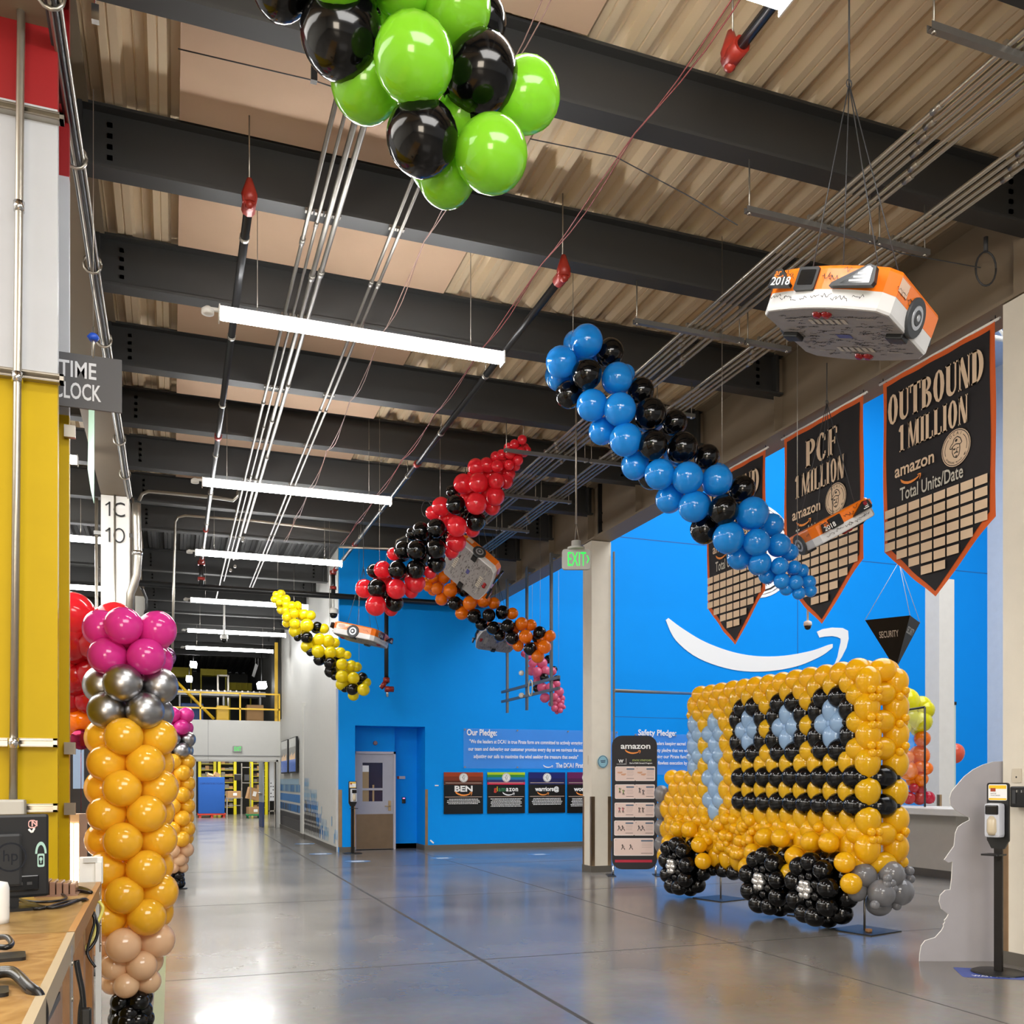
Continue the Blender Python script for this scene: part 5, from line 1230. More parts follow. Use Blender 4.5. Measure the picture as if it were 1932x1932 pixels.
# ================================================================== tall stand sign by the column
zs_ = 15.05
t = thing('stand_sign', 'tall black fabric stand sign with stretching pictures beside the white column', 'sign', pz(1197, HY + F * EYE / zs_, zs_))
fr = CR; o = pz(1197, HY + F * EYE / zs_, zs_); o.z = 0
W2 = 42.5 * zs_ / F; Hs = EYE + (HY - 1388) * zs_ / F
b = MB(); b.frame(o, fr, UP); b.prism2(rrect(-W2, .1, W2, Hs, .16), .035, 0, .02); b.build('fabric_panel', mat('sign_charcoal', '#262224', .7), t)
for s_ in (-1, 1):
    b = MB(); b.tube([o + fr * (W2 - .02) * s_, o + fr * (W2 - .02) * s_ + UP * .16], .017, 10); b.build('tube_foot', chrome, t)
    b = MB(); b.frame(o + fr * (W2 - .02) * s_, fr, CF); b.prism2(rrect(-.1 if s_ < 0 else -.03, -.22, .03 if s_ < 0 else .1, .22, .02), .006, 0, .008); b.build('foot_plate', black, t)
b = MB(); b.frame(o, fr, UP)
sx = lambda X: (1100 + X / 6.04 - 1197) * zs_ / F
sy = lambda Y: EYE + (HY - (1360 + Y / 6.04)) * zs_ / F
d = .0215
b.textw('amazon', sx(428), sx(765), sy(318), .088, 0, d, bold=.02); smile2(b, sx(475), sy(372), sx(655) - sx(475), 1, d)
b.text2('W', sx(400), sy(478), .05, 0, d, bold=.03); b.text2('+', sx(440), sy(465), .03, 0, d, bold=.03); b.textw('workwell', sx(380), sx(480), sy(498), .016, 0, d); b.rect2(sx(488), sy(500), sx(491), sy(430), 2, d)
b.textw('STATIC STRETCHES', sx(560), sx(778), sy(460), .026, 3, d, bold=.02); b.textw('End of Shift Stretch Program', sx(530), sx(785), sy(490), .022, 0, d, bold=.015)
rnd = random.Random(9)
def figure(cx, cy, k, m, kind):
    w = .012 * k; P = lambda *q: [(cx + x * k * .1, cy + y * k * .1) for x, y in q]
    if kind == 0:
        b.poly2(P((-.5, -.1), (.1, -.2), (.5, .05), (.45, .25), (-.1, .2), (-.5, .2)), m, d + .002)
    else:
        b.poly2(ell(cx, cy + .055 * k, .011 * k, .013 * k, 10), 5, d + .002)
        b.poly2(P((-.12, .4), (.12, .4), (.1, -.05), (-.1, -.05)), m, d + .002)
        lean = .25 if kind in (2, 4) else .05
        b.stroke2(P((-.06, -.05), (-.1 - lean, -.6)), w * 1.3, 5, d + .002); b.stroke2(P((.06, -.05), (.12 + lean * 1.6, -.35), (.1 + lean * 1.6, -.65)), w * 1.3, 5, d + .002)
        b.stroke2(P((-.1, .36), (-.22, .6), (.05, .72)), w, m if kind == 1 else 5, d + .002); b.stroke2(P((.1, .36), (.3, .3), (.32, .05 + .6 * (kind == 1))), w, 5, d + .002)
for r, (ya, yb_) in enumerate(((520, 685), (725, 888), (932, 1098), (1136, 1306), (1337, 1535))):
    x0_, x1_ = sx(366 - r * 4), sx(819 - r * 4)
    b.poly2(rrect(x0_, sy(yb_), x1_, sy(ya), .02), 2, d); b.poly2(rrect(x0_ + .008, sy(yb_) + .008, x1_ - .008, sy(ya) - .008, .015), 4, d + .0005)
    hh = sy(ya) - sy(yb_); cols = 1 if r == 4 else 2; mid = (x0_ + x1_) / 2
    if cols == 2: b.poly2([(mid - .01, sy(ya)), (mid + .01, sy(ya)), (mid, sy(ya) - .012)], 9, d + .002); b.poly2([(mid - .01, sy(yb_)), (mid, sy(yb_) + .012), (mid + .01, sy(yb_))], 9, d + .002)
    for c in range(cols):
        xa_ = x0_ + (x1_ - x0_) * c / cols; wq = (x1_ - x0_) / cols
        b.text2(str(r * 2 + c + 1), xa_ + .025, sy(ya) - .04, .016, 5, d + .002)
        rx = xa_ + wq * (.56 if cols == 2 else .68); b.poly2(rrect(rx, sy(ya) - .052, xa_ + wq - .012, sy(ya) - .03, .01, 3), 6, d + .002)
        for q in range(4): b.rect2(rx + .01, sy(ya) - .075 - q * .024, xa_ + wq - .02 - rnd.uniform(0, .02), sy(ya) - .0715 - q * .024, 7, d + .002)
        b.rect2(rx, sy(yb_) + .036, xa_ + wq - .02, sy(yb_) + .042, 5, d + .002)
        cy_ = (sy(ya) + sy(yb_)) / 2 - .005
        col_ = ((8, 8), (10, 11), (12, 5), (5, 11), (5, 5))[r][c]
        for q in (.24, .42) if cols == 2 else (.22, .42):
            figure(xa_ + wq * q, cy_ + (.02 if q < .3 and r in (0, 1) else -.01 if r in (0, 1) else 0), .62 if r else .8, col_, 0 if r == 0 else (1 if r in (1, 2) else 2))
b.rect2(sx(362), sy(1612), sx(785), sy(1582), 12, d)
b.build('printed_artwork', [white_print, orange_print, mat('sign_white', '#ece4de', .6, var=0), mat('sign_green', '#a8b86a', .6, var=0), mat('sign_pink_card', '#dcc3b8', .6, var=0), ink, mat('sign_slate', '#4f6478', .6, var=0), mat('sign_grey_line', '#9a8a84', .6, var=0), mat('sign_skin', '#cf9c7c', .6, var=0), mat('sign_charcoal2', '#262224', .6, var=0), mat('sign_leaf', '#6a9a34', .6, var=0), mat('sign_navy', '#20263c', .6, var=0), mat('sign_red', '#b02038', .6, var=0)], t)

# ================================================================== hanging pyramid sign
t = thing('pyramid_sign', 'black hanging pyramid sign lettered SECURITY pointing down over the truck', 'sign', pz(1690, 1262, 12.2))
A, B_, C_, D_ = pz(1632, 1170, 11.9), pz(1717, 1161, 11.6), pz(1736, 1175, 12.05), pz(1690, 1263, 11.9)
b = MB(); b.add([A, B_, C_, D_], [(0, 3, 1), (1, 3, 2), (2, 3, 0), (0, 1, 2)]); b.build('pyramid', mat('sign_black_gloss', '#0c0d0e', .55, spec=.25), t)
def facetext(P0, P1, P2, s, u0, u1, v, h, m):
    ux = (P1 - P0).normalized(); n = ux.cross(P2 - P0).normalized(); uy = n.cross(ux)
    if uy.z < 0: pass
    b = MB(); b.frame(P0, ux, -((P2 - P0) - ux * (P2 - P0).dot(ux))); L = (P1 - P0).length
    b.textw(s, L * u0, L * u1, -v, h, 0, .004, bold=.01); return b.build('printed_lettering', m, t)
facetext(A, B_, D_, 'SECURITY', .29, .72, .245, .08, mat('sign_letter_grey', '#b9b9b4', .6, var=0))
facetext(B_, C_, D_, 'SECURITY', .15, .75, .2, .08, mat('sign_letter_grey', '#b9b9b4', .6, var=0))
ap = pz(1696, 1060, 11.9)
b = MB()
for q in (A, B_, C_): b.tube([q, ap], .003, 4)
b.tube([ap, ap + UP * 7], .003, 4); b.build('string', white, t)

# ================================================================== counter, standee
t = thing('reception_counter', 'white reception counter in the lobby behind the yellow balloon truck', 'counter', (11.4, 14.3, 0))
b = MB(); b.bx(11.25, 11.9, 11.25, 18, 0, .985); b.build('counter_body', mat('counter_beige', '#c4bfb4', .5), t)
b = MB(); b.bx(11.24, 11.25, 11.24, 18, 0, .12); b.bx(11.24, 11.9, 11.238, 11.25, 0, .12); b.build('toe_kick', baseboard_mat, t)
b = MB(); b.bbx(10.9, 12.0, 10.65, 18.1, .985, 1.09, .012); b.build('counter_top', mat('counter_white', '#d8d6d0', .25), t)
b = MB(); b.frame((11.0, 0, 1.091), (1, 0, 0), (0, 1, 0)); b.prism2([(.05, 12.2), (.35, 11.6), (.5, 11.9), (.2, 12.6)], .004, 0, .004); tag(b.build('paper_sheet', white_print), 'white paper sheet lying on the lobby counter', 'paper')
b = MB(); b.tube([(10.95, 12.6, 1.099), (11.02, 13.4, 1.099)], .008, 6); tag(b.build('pen', black), 'dark pen lying on the lobby counter left of the paper', 'pen')
t = thing('glass_screen', 'black framed clear glass screen on the counter in front of the balloon arch', 'screen', (12.2, 14.2, 1.09))
p, q = pz(1707, 1340, 15.2), pz(1745, 1334, 15.0)
b = MB(); b.tube([p - (q - p) * 1.2, q], .018, 6); b.tube([q, Vector((q.x, q.y, 1.09))], .018, 6); b.build('frame', black, t)
b = MB(); e = p - (q - p) * 1.2; b.add([Vector((e.x, e.y, 1.1)), Vector((q.x, q.y, 1.1)), q, e], [(0, 1, 2, 3)]); b.build('glass_pane', glass, t)
t = thing('glass_edge', 'upright glass panel edge beside the lobby column', 'screen', (13.95, 14.2, 0))
p = pz(1801, 1330, 17.9); b = MB(); b.bx(p.x - .02, p.x + .03, p.y, p.y + .02, 0, p.z); b.build('glass_pane', mat('glass_edge_pale', '#c6d8d4', .15), t); b = MB(); b.bx(p.x - .03, p.x + .04, p.y - .01, p.y + .03, p.z, p.z + .06); b.build('clip', black, t)
out = [(980, 68), (900, 72), (820, 95), (740, 135), (670, 190), (610, 260), (570, 310), (555, 360), (560, 410), (600, 455), (660, 490), (710, 515), (712, 535), (660, 560), (620, 590), (600, 640), (590, 740), (550, 795), (512, 850), (545, 872), (578, 860), (570, 1000), (560, 1085), (520, 1090), (480, 1130), (472, 1180), (490, 1240), (545, 1282), (530, 1310), (513, 1328), (518, 1345), (505, 1360), (507, 1378), (490, 1410), (440, 1465), (360, 1490), (330, 1530), (318, 1600), (315, 1657), (990, 1657)]
zst = 7.92
o = pz(1880, HY + F * EYE / zst, zst); o.z = 0
b = MB(); b.frame(o, CR, UP)
b.prism2([((1660 + x / 4.2 - 1880) * zst / F, max(0, EYE + (HY - (1420 + y / 4.2)) * zst / F)) for x, y in out], .015, 0, 0, 1)
t = thing('standee', 'white cut-out standee seen from behind beside the beige column at the right', 'standee', o)
b.build('cutout_board', [mat('standee_grey_white', '#aba8ad', .6), white], t)
b = MB(); b.frame(o + CR * -.02 - CF * .0, CR * .75 - CF * .66, UP); b.prism2([(-.12, 0), (.05, 0), (.05, 1.2), (-.02, 1.2)], .01, 0, 0); b.build('easel_flap', mat('standee_grey_white', '#aba8ad', .6), t)
b = MB(); p = pz(1880, 1838, 7.4); M_ = Matrix.Rotation(-.6, 3, 'Z'); b.frame((p.x, p.y, .001), M_ @ Vector((1, 0, 0)), M_ @ Vector((0, 1, 0))); b.poly2(rrect(-.28, -.2, .2, .2, .03), 0, 0); b.textw('WAIT HERE', -.2, .1, -.14, .045, 1, .0006, bold=.02)
tag(b.build('floor_sticker', [mat('sticker_blue', '#3a4f9c', .4), white_print]), 'blue floor sticker with white lettering under the right sanitizer stand', 'sticker')
for i, (px, py) in enumerate(((675, 1625), (835, 1619), (1018, 1612), (605, 1611), (575, 1592))):
    p = pH(px, py, .001); b = MB(); b.frame((p.x, p.y, .001), X1, (0, 1, 0)); b.poly2(ell(0, 0, .24, .24, 30), 0, 0); b.rect2(-.12, -.07, .12, .07, 1, .0005)
    tag(b.build('floor_sticker', [mat('sticker_sky', '#5e86b4', .35), white_print]), 'round pale blue floor sticker ' + ('just in front of the distant sanitizer stand', 'in front of the door recess corner', 'in front of the third poster', 'beside the corridor wall corner', 'farther up the corridor beside the mural')[i], 'sticker', 'round floor stickers')
# ================================================================== balloon truck
tx, ty0, pp = 6.45, 7.56, .248
NH = [.70, .985, 1.265, 1.55, 1.83, 2.105, 2.375, 2.615]
t = thing('balloon_truck', 'large yellow balloon delivery truck with black stripes standing in the middle right', 'balloon truck', (6.62, 9.6, 0))
EY = Vector((0, 0, EYE))
body = []          # (point, radius, colour, axis, stretch)
win = [piece('window', t) for _ in range(3)]
stripes = [piece('stripe', t) for _ in range(2)]
doorw = piece('door_window', t); shield = piece('windshield', t); bump = piece('bumper', t)
jit = random.Random(21)
def J(s=.006): return Vector((jit.uniform(-s, s), jit.uniform(-s, s), jit.uniform(-s, s)))
def put(par, p, r, c, ax, st=1.):
    if par is None: body.append((p, r, c, ax, st))
    else: balloon(par, p, r, c, ax, st)
RB_ = .125
def nodeY(j): return ty0 + pp * j
def vert(j, r, c='a', par=None, x=tx, rad=RB_, st=1.18):
    h0, h1 = NH[r], NH[r + 1]; put(par, Vector((x, nodeY(j), (h0 + h1) / 2)) + J(), rad, c, (0, 0, 1), st)
def horz(j, r, c='a', par=None, x=tx, rad=RB_, st=1.08):
    put(par, Vector((x, nodeY(j + .5), NH[r])) + J(), rad, c, (0, 1, 0), st)
cen = {2: 0, 5: 1, 8: 2}
for r in range(0, 8):
    for j in range(0, 14):
        cab = j <= 13
        # vertical balloons above node r
        if r < 7:
            par, c = None, 'a'
            for c0, w in cen.items():
                if r in (4, 5):
                    if j == c0: par, c = win[w], 'l'
                    elif abs(j - c0) == 1: par, c = win[w], 'k'
            if j == 11 and 1 <= r <= 5: par, c = doorw, 'l'
            if j == 13 and 3 <= r <= 5: par, c = shield, 'l'
            if not (j == 13 and r < 0): vert(j, r, c, par)
        if j < 13:
            par, c = None, 'a'
            if r in (3, 2) and j <= 8: par, c = stripes[3 - r], 'k'
            for c0, w in cen.items():
                if j in (c0 - 1, c0):
                    if r == 5: par, c = win[w], 'l'
                    if r in (4, 6): par, c = win[w], 'k'
            if j in (10, 11) and r in (2, 3, 4, 5): par, c = doorw, 'l'
            if j == 12 and r in (4, 5): par, c = shield, 'l'
            horz(j, r, c, par, tx - (.04 if par in stripes else .015 if c == 'k' else 0), .13 if c == 'k' else RB_)
# small black tips between the stripe balloons
for k, r in enumerate((3, 2)):
    for j in range(0, 10): balloon(stripes[k], Vector((tx - .055, nodeY(j), NH[r])) + J(), .042, 'k', (0, 1, 0))
    balloon(stripes[k], Vector((tx, ty0 + pp * 9.0, NH[r])), .045, 'k', (0, 1, 0))
    balloon(stripes[k], Vector((tx + .17, ty0, NH[r])), .125, 'k', (1, 0, 0), 1.25)
    for x in (tx + .03, tx + .31): balloon(stripes[k], Vector((x, ty0 - .03, NH[r])), .05, 'k', (1, 0, 0))
for w, j in ((0, 2), (1, 5), (2, 8)):
    for q in ((-1, 4), (-1, 6), (1, 4), (1, 6), (0, 5), (-1, 5), (1, 5)):
        balloon(win[w], Vector((tx - .06, nodeY(j + q[0]), NH[q[1]])), .04, 'k' if q != (0, 5) else 'l', (-1, 0, 0))
# rear face: second column, cross balloons and knots of tiny balloons
x2 = tx + .34
for r in range(0, 7):
    vert(0, r, 'a', None, x2)
    if r not in (2, 3):
        put(None, Vector((tx + .17, ty0, NH[r])) + J(), .118, 'a', (1, 0, 0), 1.25)
    if r in (1, 4, 5, 6):
        for dx, dz in ((-.045, .03), (.045, .03), (-.03, -.045), (.035, -.045)): put(None, Vector((tx + dx, ty0 - .1, NH[r] + dz)), .042, 'a', (0, -1, 0))
        for dx, dz in ((.03, .03), (-.04, -.03)): put(None, Vector((x2 + dx, ty0 - .1, NH[r] + dz)), .042, 'a', (0, -1, 0))
    if r not in (2, 3): put(None, Vector((x2 + .1, ty0 + .02, NH[r])), .06, 'a', (1, 0, 0))
# roof and far side
for j in range(0, 14):
    put(None, Vector((tx + .17, nodeY(j), NH[7])) + J(), .12, 'a', (1, 0, 0), 1.2)
    if j < 13: put(None, Vector((x2, nodeY(j + .5), NH[7])) + J(), .12, 'a', (0, 1, 0), 1.1)
    for r in range(1, 7, 1):
        if j % 2 == 0 and j: put(None, Vector((x2 + .02, nodeY(j), (NH[r] + NH[r + 1]) / 2)), .125, 'a', (0, 0, 1), 1.15)
for r in range(0, 7):     # cab front
    put(shield if r in (3, 4, 5) else None, Vector((tx + .17, nodeY(13.3), (NH[r] + NH[r + 1]) / 2)), .12, 'l' if r in (3, 4, 5) else 'a', (0, 0, 1), 1.15)
    put(shield if r in (4, 5) else None, Vector((tx + .03, nodeY(13.4), NH[r])), .1, 'l' if r in (4, 5) else 'a', (1, 0, 0), 1.1)
# bonnet
for j in range(14, 17):
    for r in range(0, 3):
        if not (j == 16 and r == 2): vert(j, r)
    for r in range(0, 4): horz(j - 1, r, 'a', None, tx, .118 if r < 3 else .11)
    put(None, Vector((tx + .17, nodeY(j - .4), NH[3] - .02)), .115, 'a', (1, 0, 0), 1.2)
for r in range(0, 3):
    put(None, Vector((tx + .17, nodeY(16.2), (NH[r] + NH[r + 1]) / 2)), .12, 'a', (0, 0, 1), 1.15); put(None, Vector((x2, nodeY(16), (NH[r] + NH[r + 1]) / 2)), .12, 'a', (0, 0, 1), 1.15)
grille = piece('grille', t)
for i in range(4):
    for x in (tx, tx + .22): balloon(grille, Vector((x, nodeY(16.8), .62 + .235 * i)), .105, 'q', (0, 0, 1), 1.2)
# lower skirt: the third row and a ragged covering of small balloons
for j in range(3, 13):
    if j not in (5,): put(None, Vector((tx, nodeY(j), .56)) + J(), .12, 'a', (0, 0, 1), 1.15)
for i in range(90):
    j = jit.uniform(2.2, 15.6); z = jit.uniform(.6, 1.08) if j < 13 else jit.uniform(.78, 1.05)
    put(None, Vector((tx - .1 - jit.uniform(0, .03), nodeY(j), z)), jit.choice((.045, .055, .065, .075)), 'a', (-1, jit.uniform(-.5, .5), jit.uniform(-.5, .5)))
frame_k = piece('lower_frame', t)
for j in range(6, 13): balloon(frame_k, Vector((tx, nodeY(j + .5), .4)) + J(), .098, 'k', (0, 1, 0), 1.2)
for j in range(6, 13): balloon(frame_k, Vector((tx - .05, nodeY(j), .4)), .035, 'k', (0, 1, 0))
for j in (3, 4): balloon(frame_k, Vector((tx + .05, nodeY(j), .42)), .1, 'k', (0, 1, 0))
# rear grey bumper
for dx, dy, dz, r in ((-.1, .05, .58, .125), (.12, -.08, .6, .125), (-.02, -.1, .42, .135), (.24, -.05, .42, .14), (.08, .05, .3, .13), (-.16, .08, .42, .1), (.3, .1, .58, .12), (.2, .18, .4, .12)):
    balloon(bump, Vector((tx + .08 + dx, ty0 - .02 + dy, dz)), r, 'q', (dx, dy, dz - .5))
for dx, dz in ((-.02, .57), (.03, .52), (-.03, .51), (.05, .47), (.36, .62), (.37, .54), (-.17, .32), (.2, .28)):
    balloon(bump, Vector((tx + .08 + dx, ty0 - .2 if dx < .2 else ty0 - .08, dz)), .045, 'q', (0, -1, 0))
# wheels
def wheel(Y, seed):
    rn = random.Random(seed); w = piece('wheel', t); c = Vector((6.22, Y, .41)); n = 9
    for layer, (x, R, r) in enumerate(((-.1, .275, .108), (.12, .29, .115))):
        for i in range(n):
            a = 2 * pi * (i + .5 * layer) / n + .2
            balloon(w, c + Vector((x, R * cos(a), R * sin(a))) + Vector((rn.uniform(-.02, .02), 0, 0)), r * rn.uniform(.94, 1.04), 'k', (-.4, cos(a), sin(a)))
    for i in range(7):
        a = 2 * pi * i / 7; balloon(w, c + Vector((-.12, .14 * cos(a), .14 * sin(a))), .05, 'k', (-1, 0, 0))
    for i in range(7):
        a = 2 * pi * i / 6; q = 0 if i == 6 else .065; balloon(w, c + Vector((-.17 if q else -.2, q * cos(a), q * sin(a))), .04, 'w', (-1, 0, 0))
    for i in range(3): balloon(w, c + Vector((.05, .1 * cos(2 * i), .1 * sin(2 * i))), .13, 'k')
    for i in range(6):      # the arch of yellow balloons over the wheel
        a = radians(-2 + 182 * i / 5); put(None, c + Vector((.02, .47 * cos(a), max(.5 * sin(a), .1))), .105 + .02 * (i == 0), 'a', (-1, cos(a), sin(a)))
for i, Y in enumerate((8.02, 8.82, 10.75)): wheel(Y, i)
# the hundred body balloons nearest the camera stay separate, the rest are one mass
body.sort(key=lambda e: (e[0] - EY).length - (0 if e[1] > .09 else -.6) + (1.5 if e[0].x > tx + .1 and e[0].y > ty0 + .2 else 0))
for p, r, c, ax, st in body[:96]: balloon(t, p, r, c, ax, st)
base_v = [v.co.copy() for v in BME['a'].vertices]; base_f = [tuple(f.vertices) for f in BME['a'].polygons]
b = MB()
for p, r, c, ax, st in body[96:]:
    q = Vector(ax).normalized().to_track_quat('Z', 'Y').to_matrix()
    b.add([p + q @ Vector((v.x * r, v.y * r, v.z * r * st)) for v in base_v], base_f, 0, True)
o = b.build('balloon_mass', BCOL['a'], t); o['kind'] = 'stuff'
# stands carrying the truck
for x, y, z1, s_ in ((tx + .12, 7.75, .5, .25), (tx + .15, 10.45, .45, .25), (tx + .35, 8.75, .5, .25)):
    b = MB(); b.box((x, y, .006), (.5, .5, .012), 0, Matrix.Rotation(.25, 3, 'Z')); b.build('stand_plate', black, t)
    b = MB(); b.tube([(x, y, .01), (x, y, z1)], .011, 8); b.build('stand_pole', steel, t)
b = MB(); b.bbx(tx + .04, tx + .09, 7.6, 7.65, .012, .045, .008); b.build('pole_collar', mat('collar_tan', '#a0744a', .5), t)

# ================================================================== left foreground: desks and what is on them
ply = wood_mat('birch_plywood', '#8e6636', '#a9834f', (1, 1.5, 1))
ply2 = wood_mat('pale_plywood', '#86683a', '#9c7e4d', (1, .6, 1))
timber = wood_mat('timber_post', '#8a5c32', '#a57545', (2, 14, .35))
DH = .99
def desk(label, y0, y1, x1a, x1b, m, trim):
    t = thing('plywood_desk', label, 'desk', (-1.0, (y0 + y1) / 2, 0), 'plywood desks')
    b = MB(); v = [(-1.75, y0), (x1a, y0), (x1b, y1), (-1.75, y1)]
    b.frame((0, 0, DH), (1, 0, 0), (0, 1, 0)); b.prism2(v, .02, 0, 0); b.build('desk_top', m, t)
    b = MB(); b.frame((0, 0, DH - .0205), (1, 0, 0), (0, 1, 0)); b.prism2([(x1a - .02, y0), (x1a + .004, y0), (x1b + .004, y1), (x1b - .02, y1)], .07, 0, .0206); b.build('edge_board', trim, t)
    for y in (y0 + .9, y1 - .35) if y1 > 4 else (y1 - .62,):
        b = MB(); b.bx(x1b - .1, x1b - .015, y, y + .42 if y1 < 4 else y + .1, 0, DH - .09); b.build('leg', timber, t)
    b = MB(); b.bx(-1.7, -1.62, y0 + .1, y0 + .2, 0, DH - .02); b.bx(-1.7, -1.62, y1 - .2, y1 - .1, 0, DH - .02); b.build('leg', timber, t)
    b = MB(); b.frame((x1b + .006, y1 - .16, 0), (0, -1, 0), UP) if False else b.frame((x1b + .008, y1 - .16, 0), (0, 1, 0), UP)
    b.prism2(rrect(-.035, DH - .34, .035, DH - .02, .03), .004, 0, .002)
    for z in (DH - .3, DH - .2, DH - .08): b.prism2(ell(0, z, .009, .009, 10), .008, 0, .006)
    b.build('steel_bracket', steel, t)
    return t
desk('nearer plywood desk with swirling grain at the bottom left corner', 1.3, 3.62, -.262, -.325, ply, mat('pale_edge', '#a8977a', .5))
dk = desk('farther pale plywood desk with the black monitor on it', 3.63, 5.36, -.325, -.352, ply2, mat('brown_edge', '#a5773f', .5))
# white post with a label holder at the end of the desks
t = thing('label_post', 'white upright post with a label holder at the end of the desks', 'post', (-.345, 5.3, 0))
b = MB(); b.bx(-.378, -.35, 5.372, 5.4, 0, EYE + (HY - 1620) * 5.2 / F); b.build('post', mat('white_plastic', '#e6e6e2', .4), t)
b = MB(); p, q = pY(149, 1617, 5.4), pY(194, 1664, 5.4); b.bbx(p.x, q.x, 5.4, 5.43, q.z - .01, p.z, .008); b.build('label_holder', mat('white_plastic', '#e6e6e2', .4), t)
b = MB(); b.bx((p.x + q.x) / 2 - .035, (p.x + q.x) / 2 + .03, 5.39, 5.4, p.z - .03, p.z - .005); b.build('clip', mat('pale_grey_plastic', '#c4c4c0', .4), t)
# monitor seen from behind
ml = pz(-70, 1570, 3.75); mr = pz(93, 1570, 3.95)
t = thing('monitor', 'black computer seen from behind on the desk with a white padlock sticker', 'monitor', pz(20, 1720, 3.85))
ux = (mr - ml); ux.z = 0; Lm = ux.length; ux.normalize()
o = Vector((ml.x, ml.y, 0)); zb_, zt_ = DH + .045, pz(93, 1536, 3.9).z
nrm = ux.cross(UP)
R = Matrix((ux, -nrm, UP)).transposed()
b = MB(); b.bbx(0, Lm, 0, .05, 0, zt_ - zb_, .012, 0, R, o + UP * zb_); b.build('casing', mat('monitor_black', '#17181a', .45), t)
b = MB(); b.bbx(Lm * .0, Lm * .66, -.03, .0, .05, (zt_ - zb_) * .78, .012, 0, R, o + UP * zb_); b.build('rear_hump', mat('monitor_charcoal', '#1f2124', .5), t)
b = MB(); b.bbx(Lm * .35, Lm * .87, -.012, .0, .03, (zt_ - zb_) * .27, .005, 0, R, o + UP * zb_)
for i in range(4): b.box(o + R @ Vector((Lm * (.42 + .11 * i), -.014, .06)) + UP * zb_, (.02, .006, .012), 1, R)
b.build('port_cover', [blackgloss, darkgrey], t)
b = MB(); b.frame(o + UP * zb_ + nrm * .0, ux, UP); Hh = zt_ - zb_
b.ring2(rrect(Lm * .855, Hh * .36, Lm * .94, Hh * .52, .006), rrect(Lm * .87, Hh * .385, Lm * .925, Hh * .495, .004), 0, .002)
b.ring2(ell(Lm * .897, Hh * .52, .022, .05, 14, 0, pi), ell(Lm * .897, Hh * .52, .014, .036, 14, 0, pi), 0, .002, False); b.poly2(ell(Lm * .897, Hh * .455, .006, .008, 12), 0, .002); b.rect2(Lm * .891, Hh * .405, Lm * .903, Hh * .45, 0, .002)
b.build('padlock_sticker', mat('sticker_mint', '#a9cfc4', .5, var=0), t)
b = MB(); b.frame(o + UP * zb_, ux, UP)
b.ring2(rrect(Lm * .745, Hh * .83, Lm * .845, Hh * .93, .012), rrect(Lm * .755, Hh * .845, Lm * .835, Hh * .915, .008), 0, .002); b.stroke2([(Lm * .75, Hh * .82), (Lm * .79, Hh * .78), (Lm * .82, Hh * .83)], .008, 1, .002); b.text2('N', Lm * .785, Hh * .855, .022, 0, .002, bold=.03)
b.build('speech_sticker', [mat('sticker_pink', '#e6b4b0', .5, var=0), white_print], t)
b = MB(); b.frame(o + UP * zb_, ux, UP); cx_, cz_ = Lm * .52, Hh * .5
b.ring2(ell(cx_, cz_, .06, .06, 24), ell(cx_, cz_, .053, .053, 24), 0, .031); b.text2('hp', cx_, cz_ - .016, .045, 0, .031, 'c', .9, 0)
b.build('maker_logo', mat('logo_dark_chrome', '#3a3c42', .2, .8), t)
b = MB(); c = o + ux * Lm * .45 - nrm * .02; b.box(c + UP * (DH + .1), (.12, .03, .2), 0, R); b.box(c + UP * (DH + .006), (.28, .2, .012), 0, R); b.build('stand', black, t)
# clear organiser, cables, adapters, keyboards, bottle
b = MB(); p = pz(98, 1668, 4.85)
for i in range(6): b.bbx(p.x + .028 * i, p.x + .028 * i + .024, 4.75, 4.9, DH + .001, DH + .075 - .004 * i, .005)
b.bx(p.x - .005, p.x + .175, 4.74, 4.91, DH, DH + .008)
tag(b.build('organiser_tray', mat('brown_clear_plastic', '#8d6c5a', .2)), 'small brown translucent divided tray on the desk beside the monitor', 'tray')
def cable(name, pts, r, m, label, nn=6):
    P = []; q = [Vector(p) for p in pts]
    for i in range(len(q) - 1):
        a, b0, c0, d0 = q[max(i - 1, 0)], q[i], q[i + 1], q[min(i + 2, len(q) - 1)]
        for k in range(nn):
            s = k / nn; P.append(.5 * ((2 * b0) + (c0 - a) * s + (2 * a - 5 * b0 + 4 * c0 - d0) * s * s + (3 * b0 - a - 3 * c0 + d0) * s ** 3))
    P.append(q[-1]); b = MB(); b.tube(P, r, 7); return tag(b.build(name, m), label, 'cable')
def onD(px, py, up=.008): p = pH(px, py, DH); p.z += up; return p
cab = mat('cable_black', '#101011', .35)
cable('power_cable', [onD(20, 1690), onD(55, 1708), onD(100, 1716), onD(140, 1705), onD(162, 1700), pz(172, 1712, 4.4), pz(184, 1745, 4.35), pz(180, 1775, 4.3), pz(160, 1800, 4.25), pz(148, 1810, 4.2)], .007, cab, 'black cable crossing the far desk and hanging off its edge in a loop')
cable('power_cable', [onD(40, 1712), onD(75, 1718), onD(120, 1706), onD(155, 1702), pz(168, 1714, 4.35), pz(178, 1738, 4.3), pz(170, 1770, 4.25), pz(165, 1800, 4.2), pz(180, 1825, 4.2)], .006, cab, 'second black cable dropping off the far desk edge beside the loop')
cable('power_cable', [onD(95, 1678), onD(120, 1682), onD(150, 1684), onD(172, 1687), onD(160, 1680), onD(130, 1675), onD(98, 1674)], .008, cab, 'tangle of black cable lying in front of the translucent tray')
cable('power_cable', [onD(30, 1700), onD(70, 1705), onD(110, 1703), onD(125, 1697), onD(115, 1690), onD(90, 1684)], .006, cab, 'black cable curled on the far desk below the monitor')
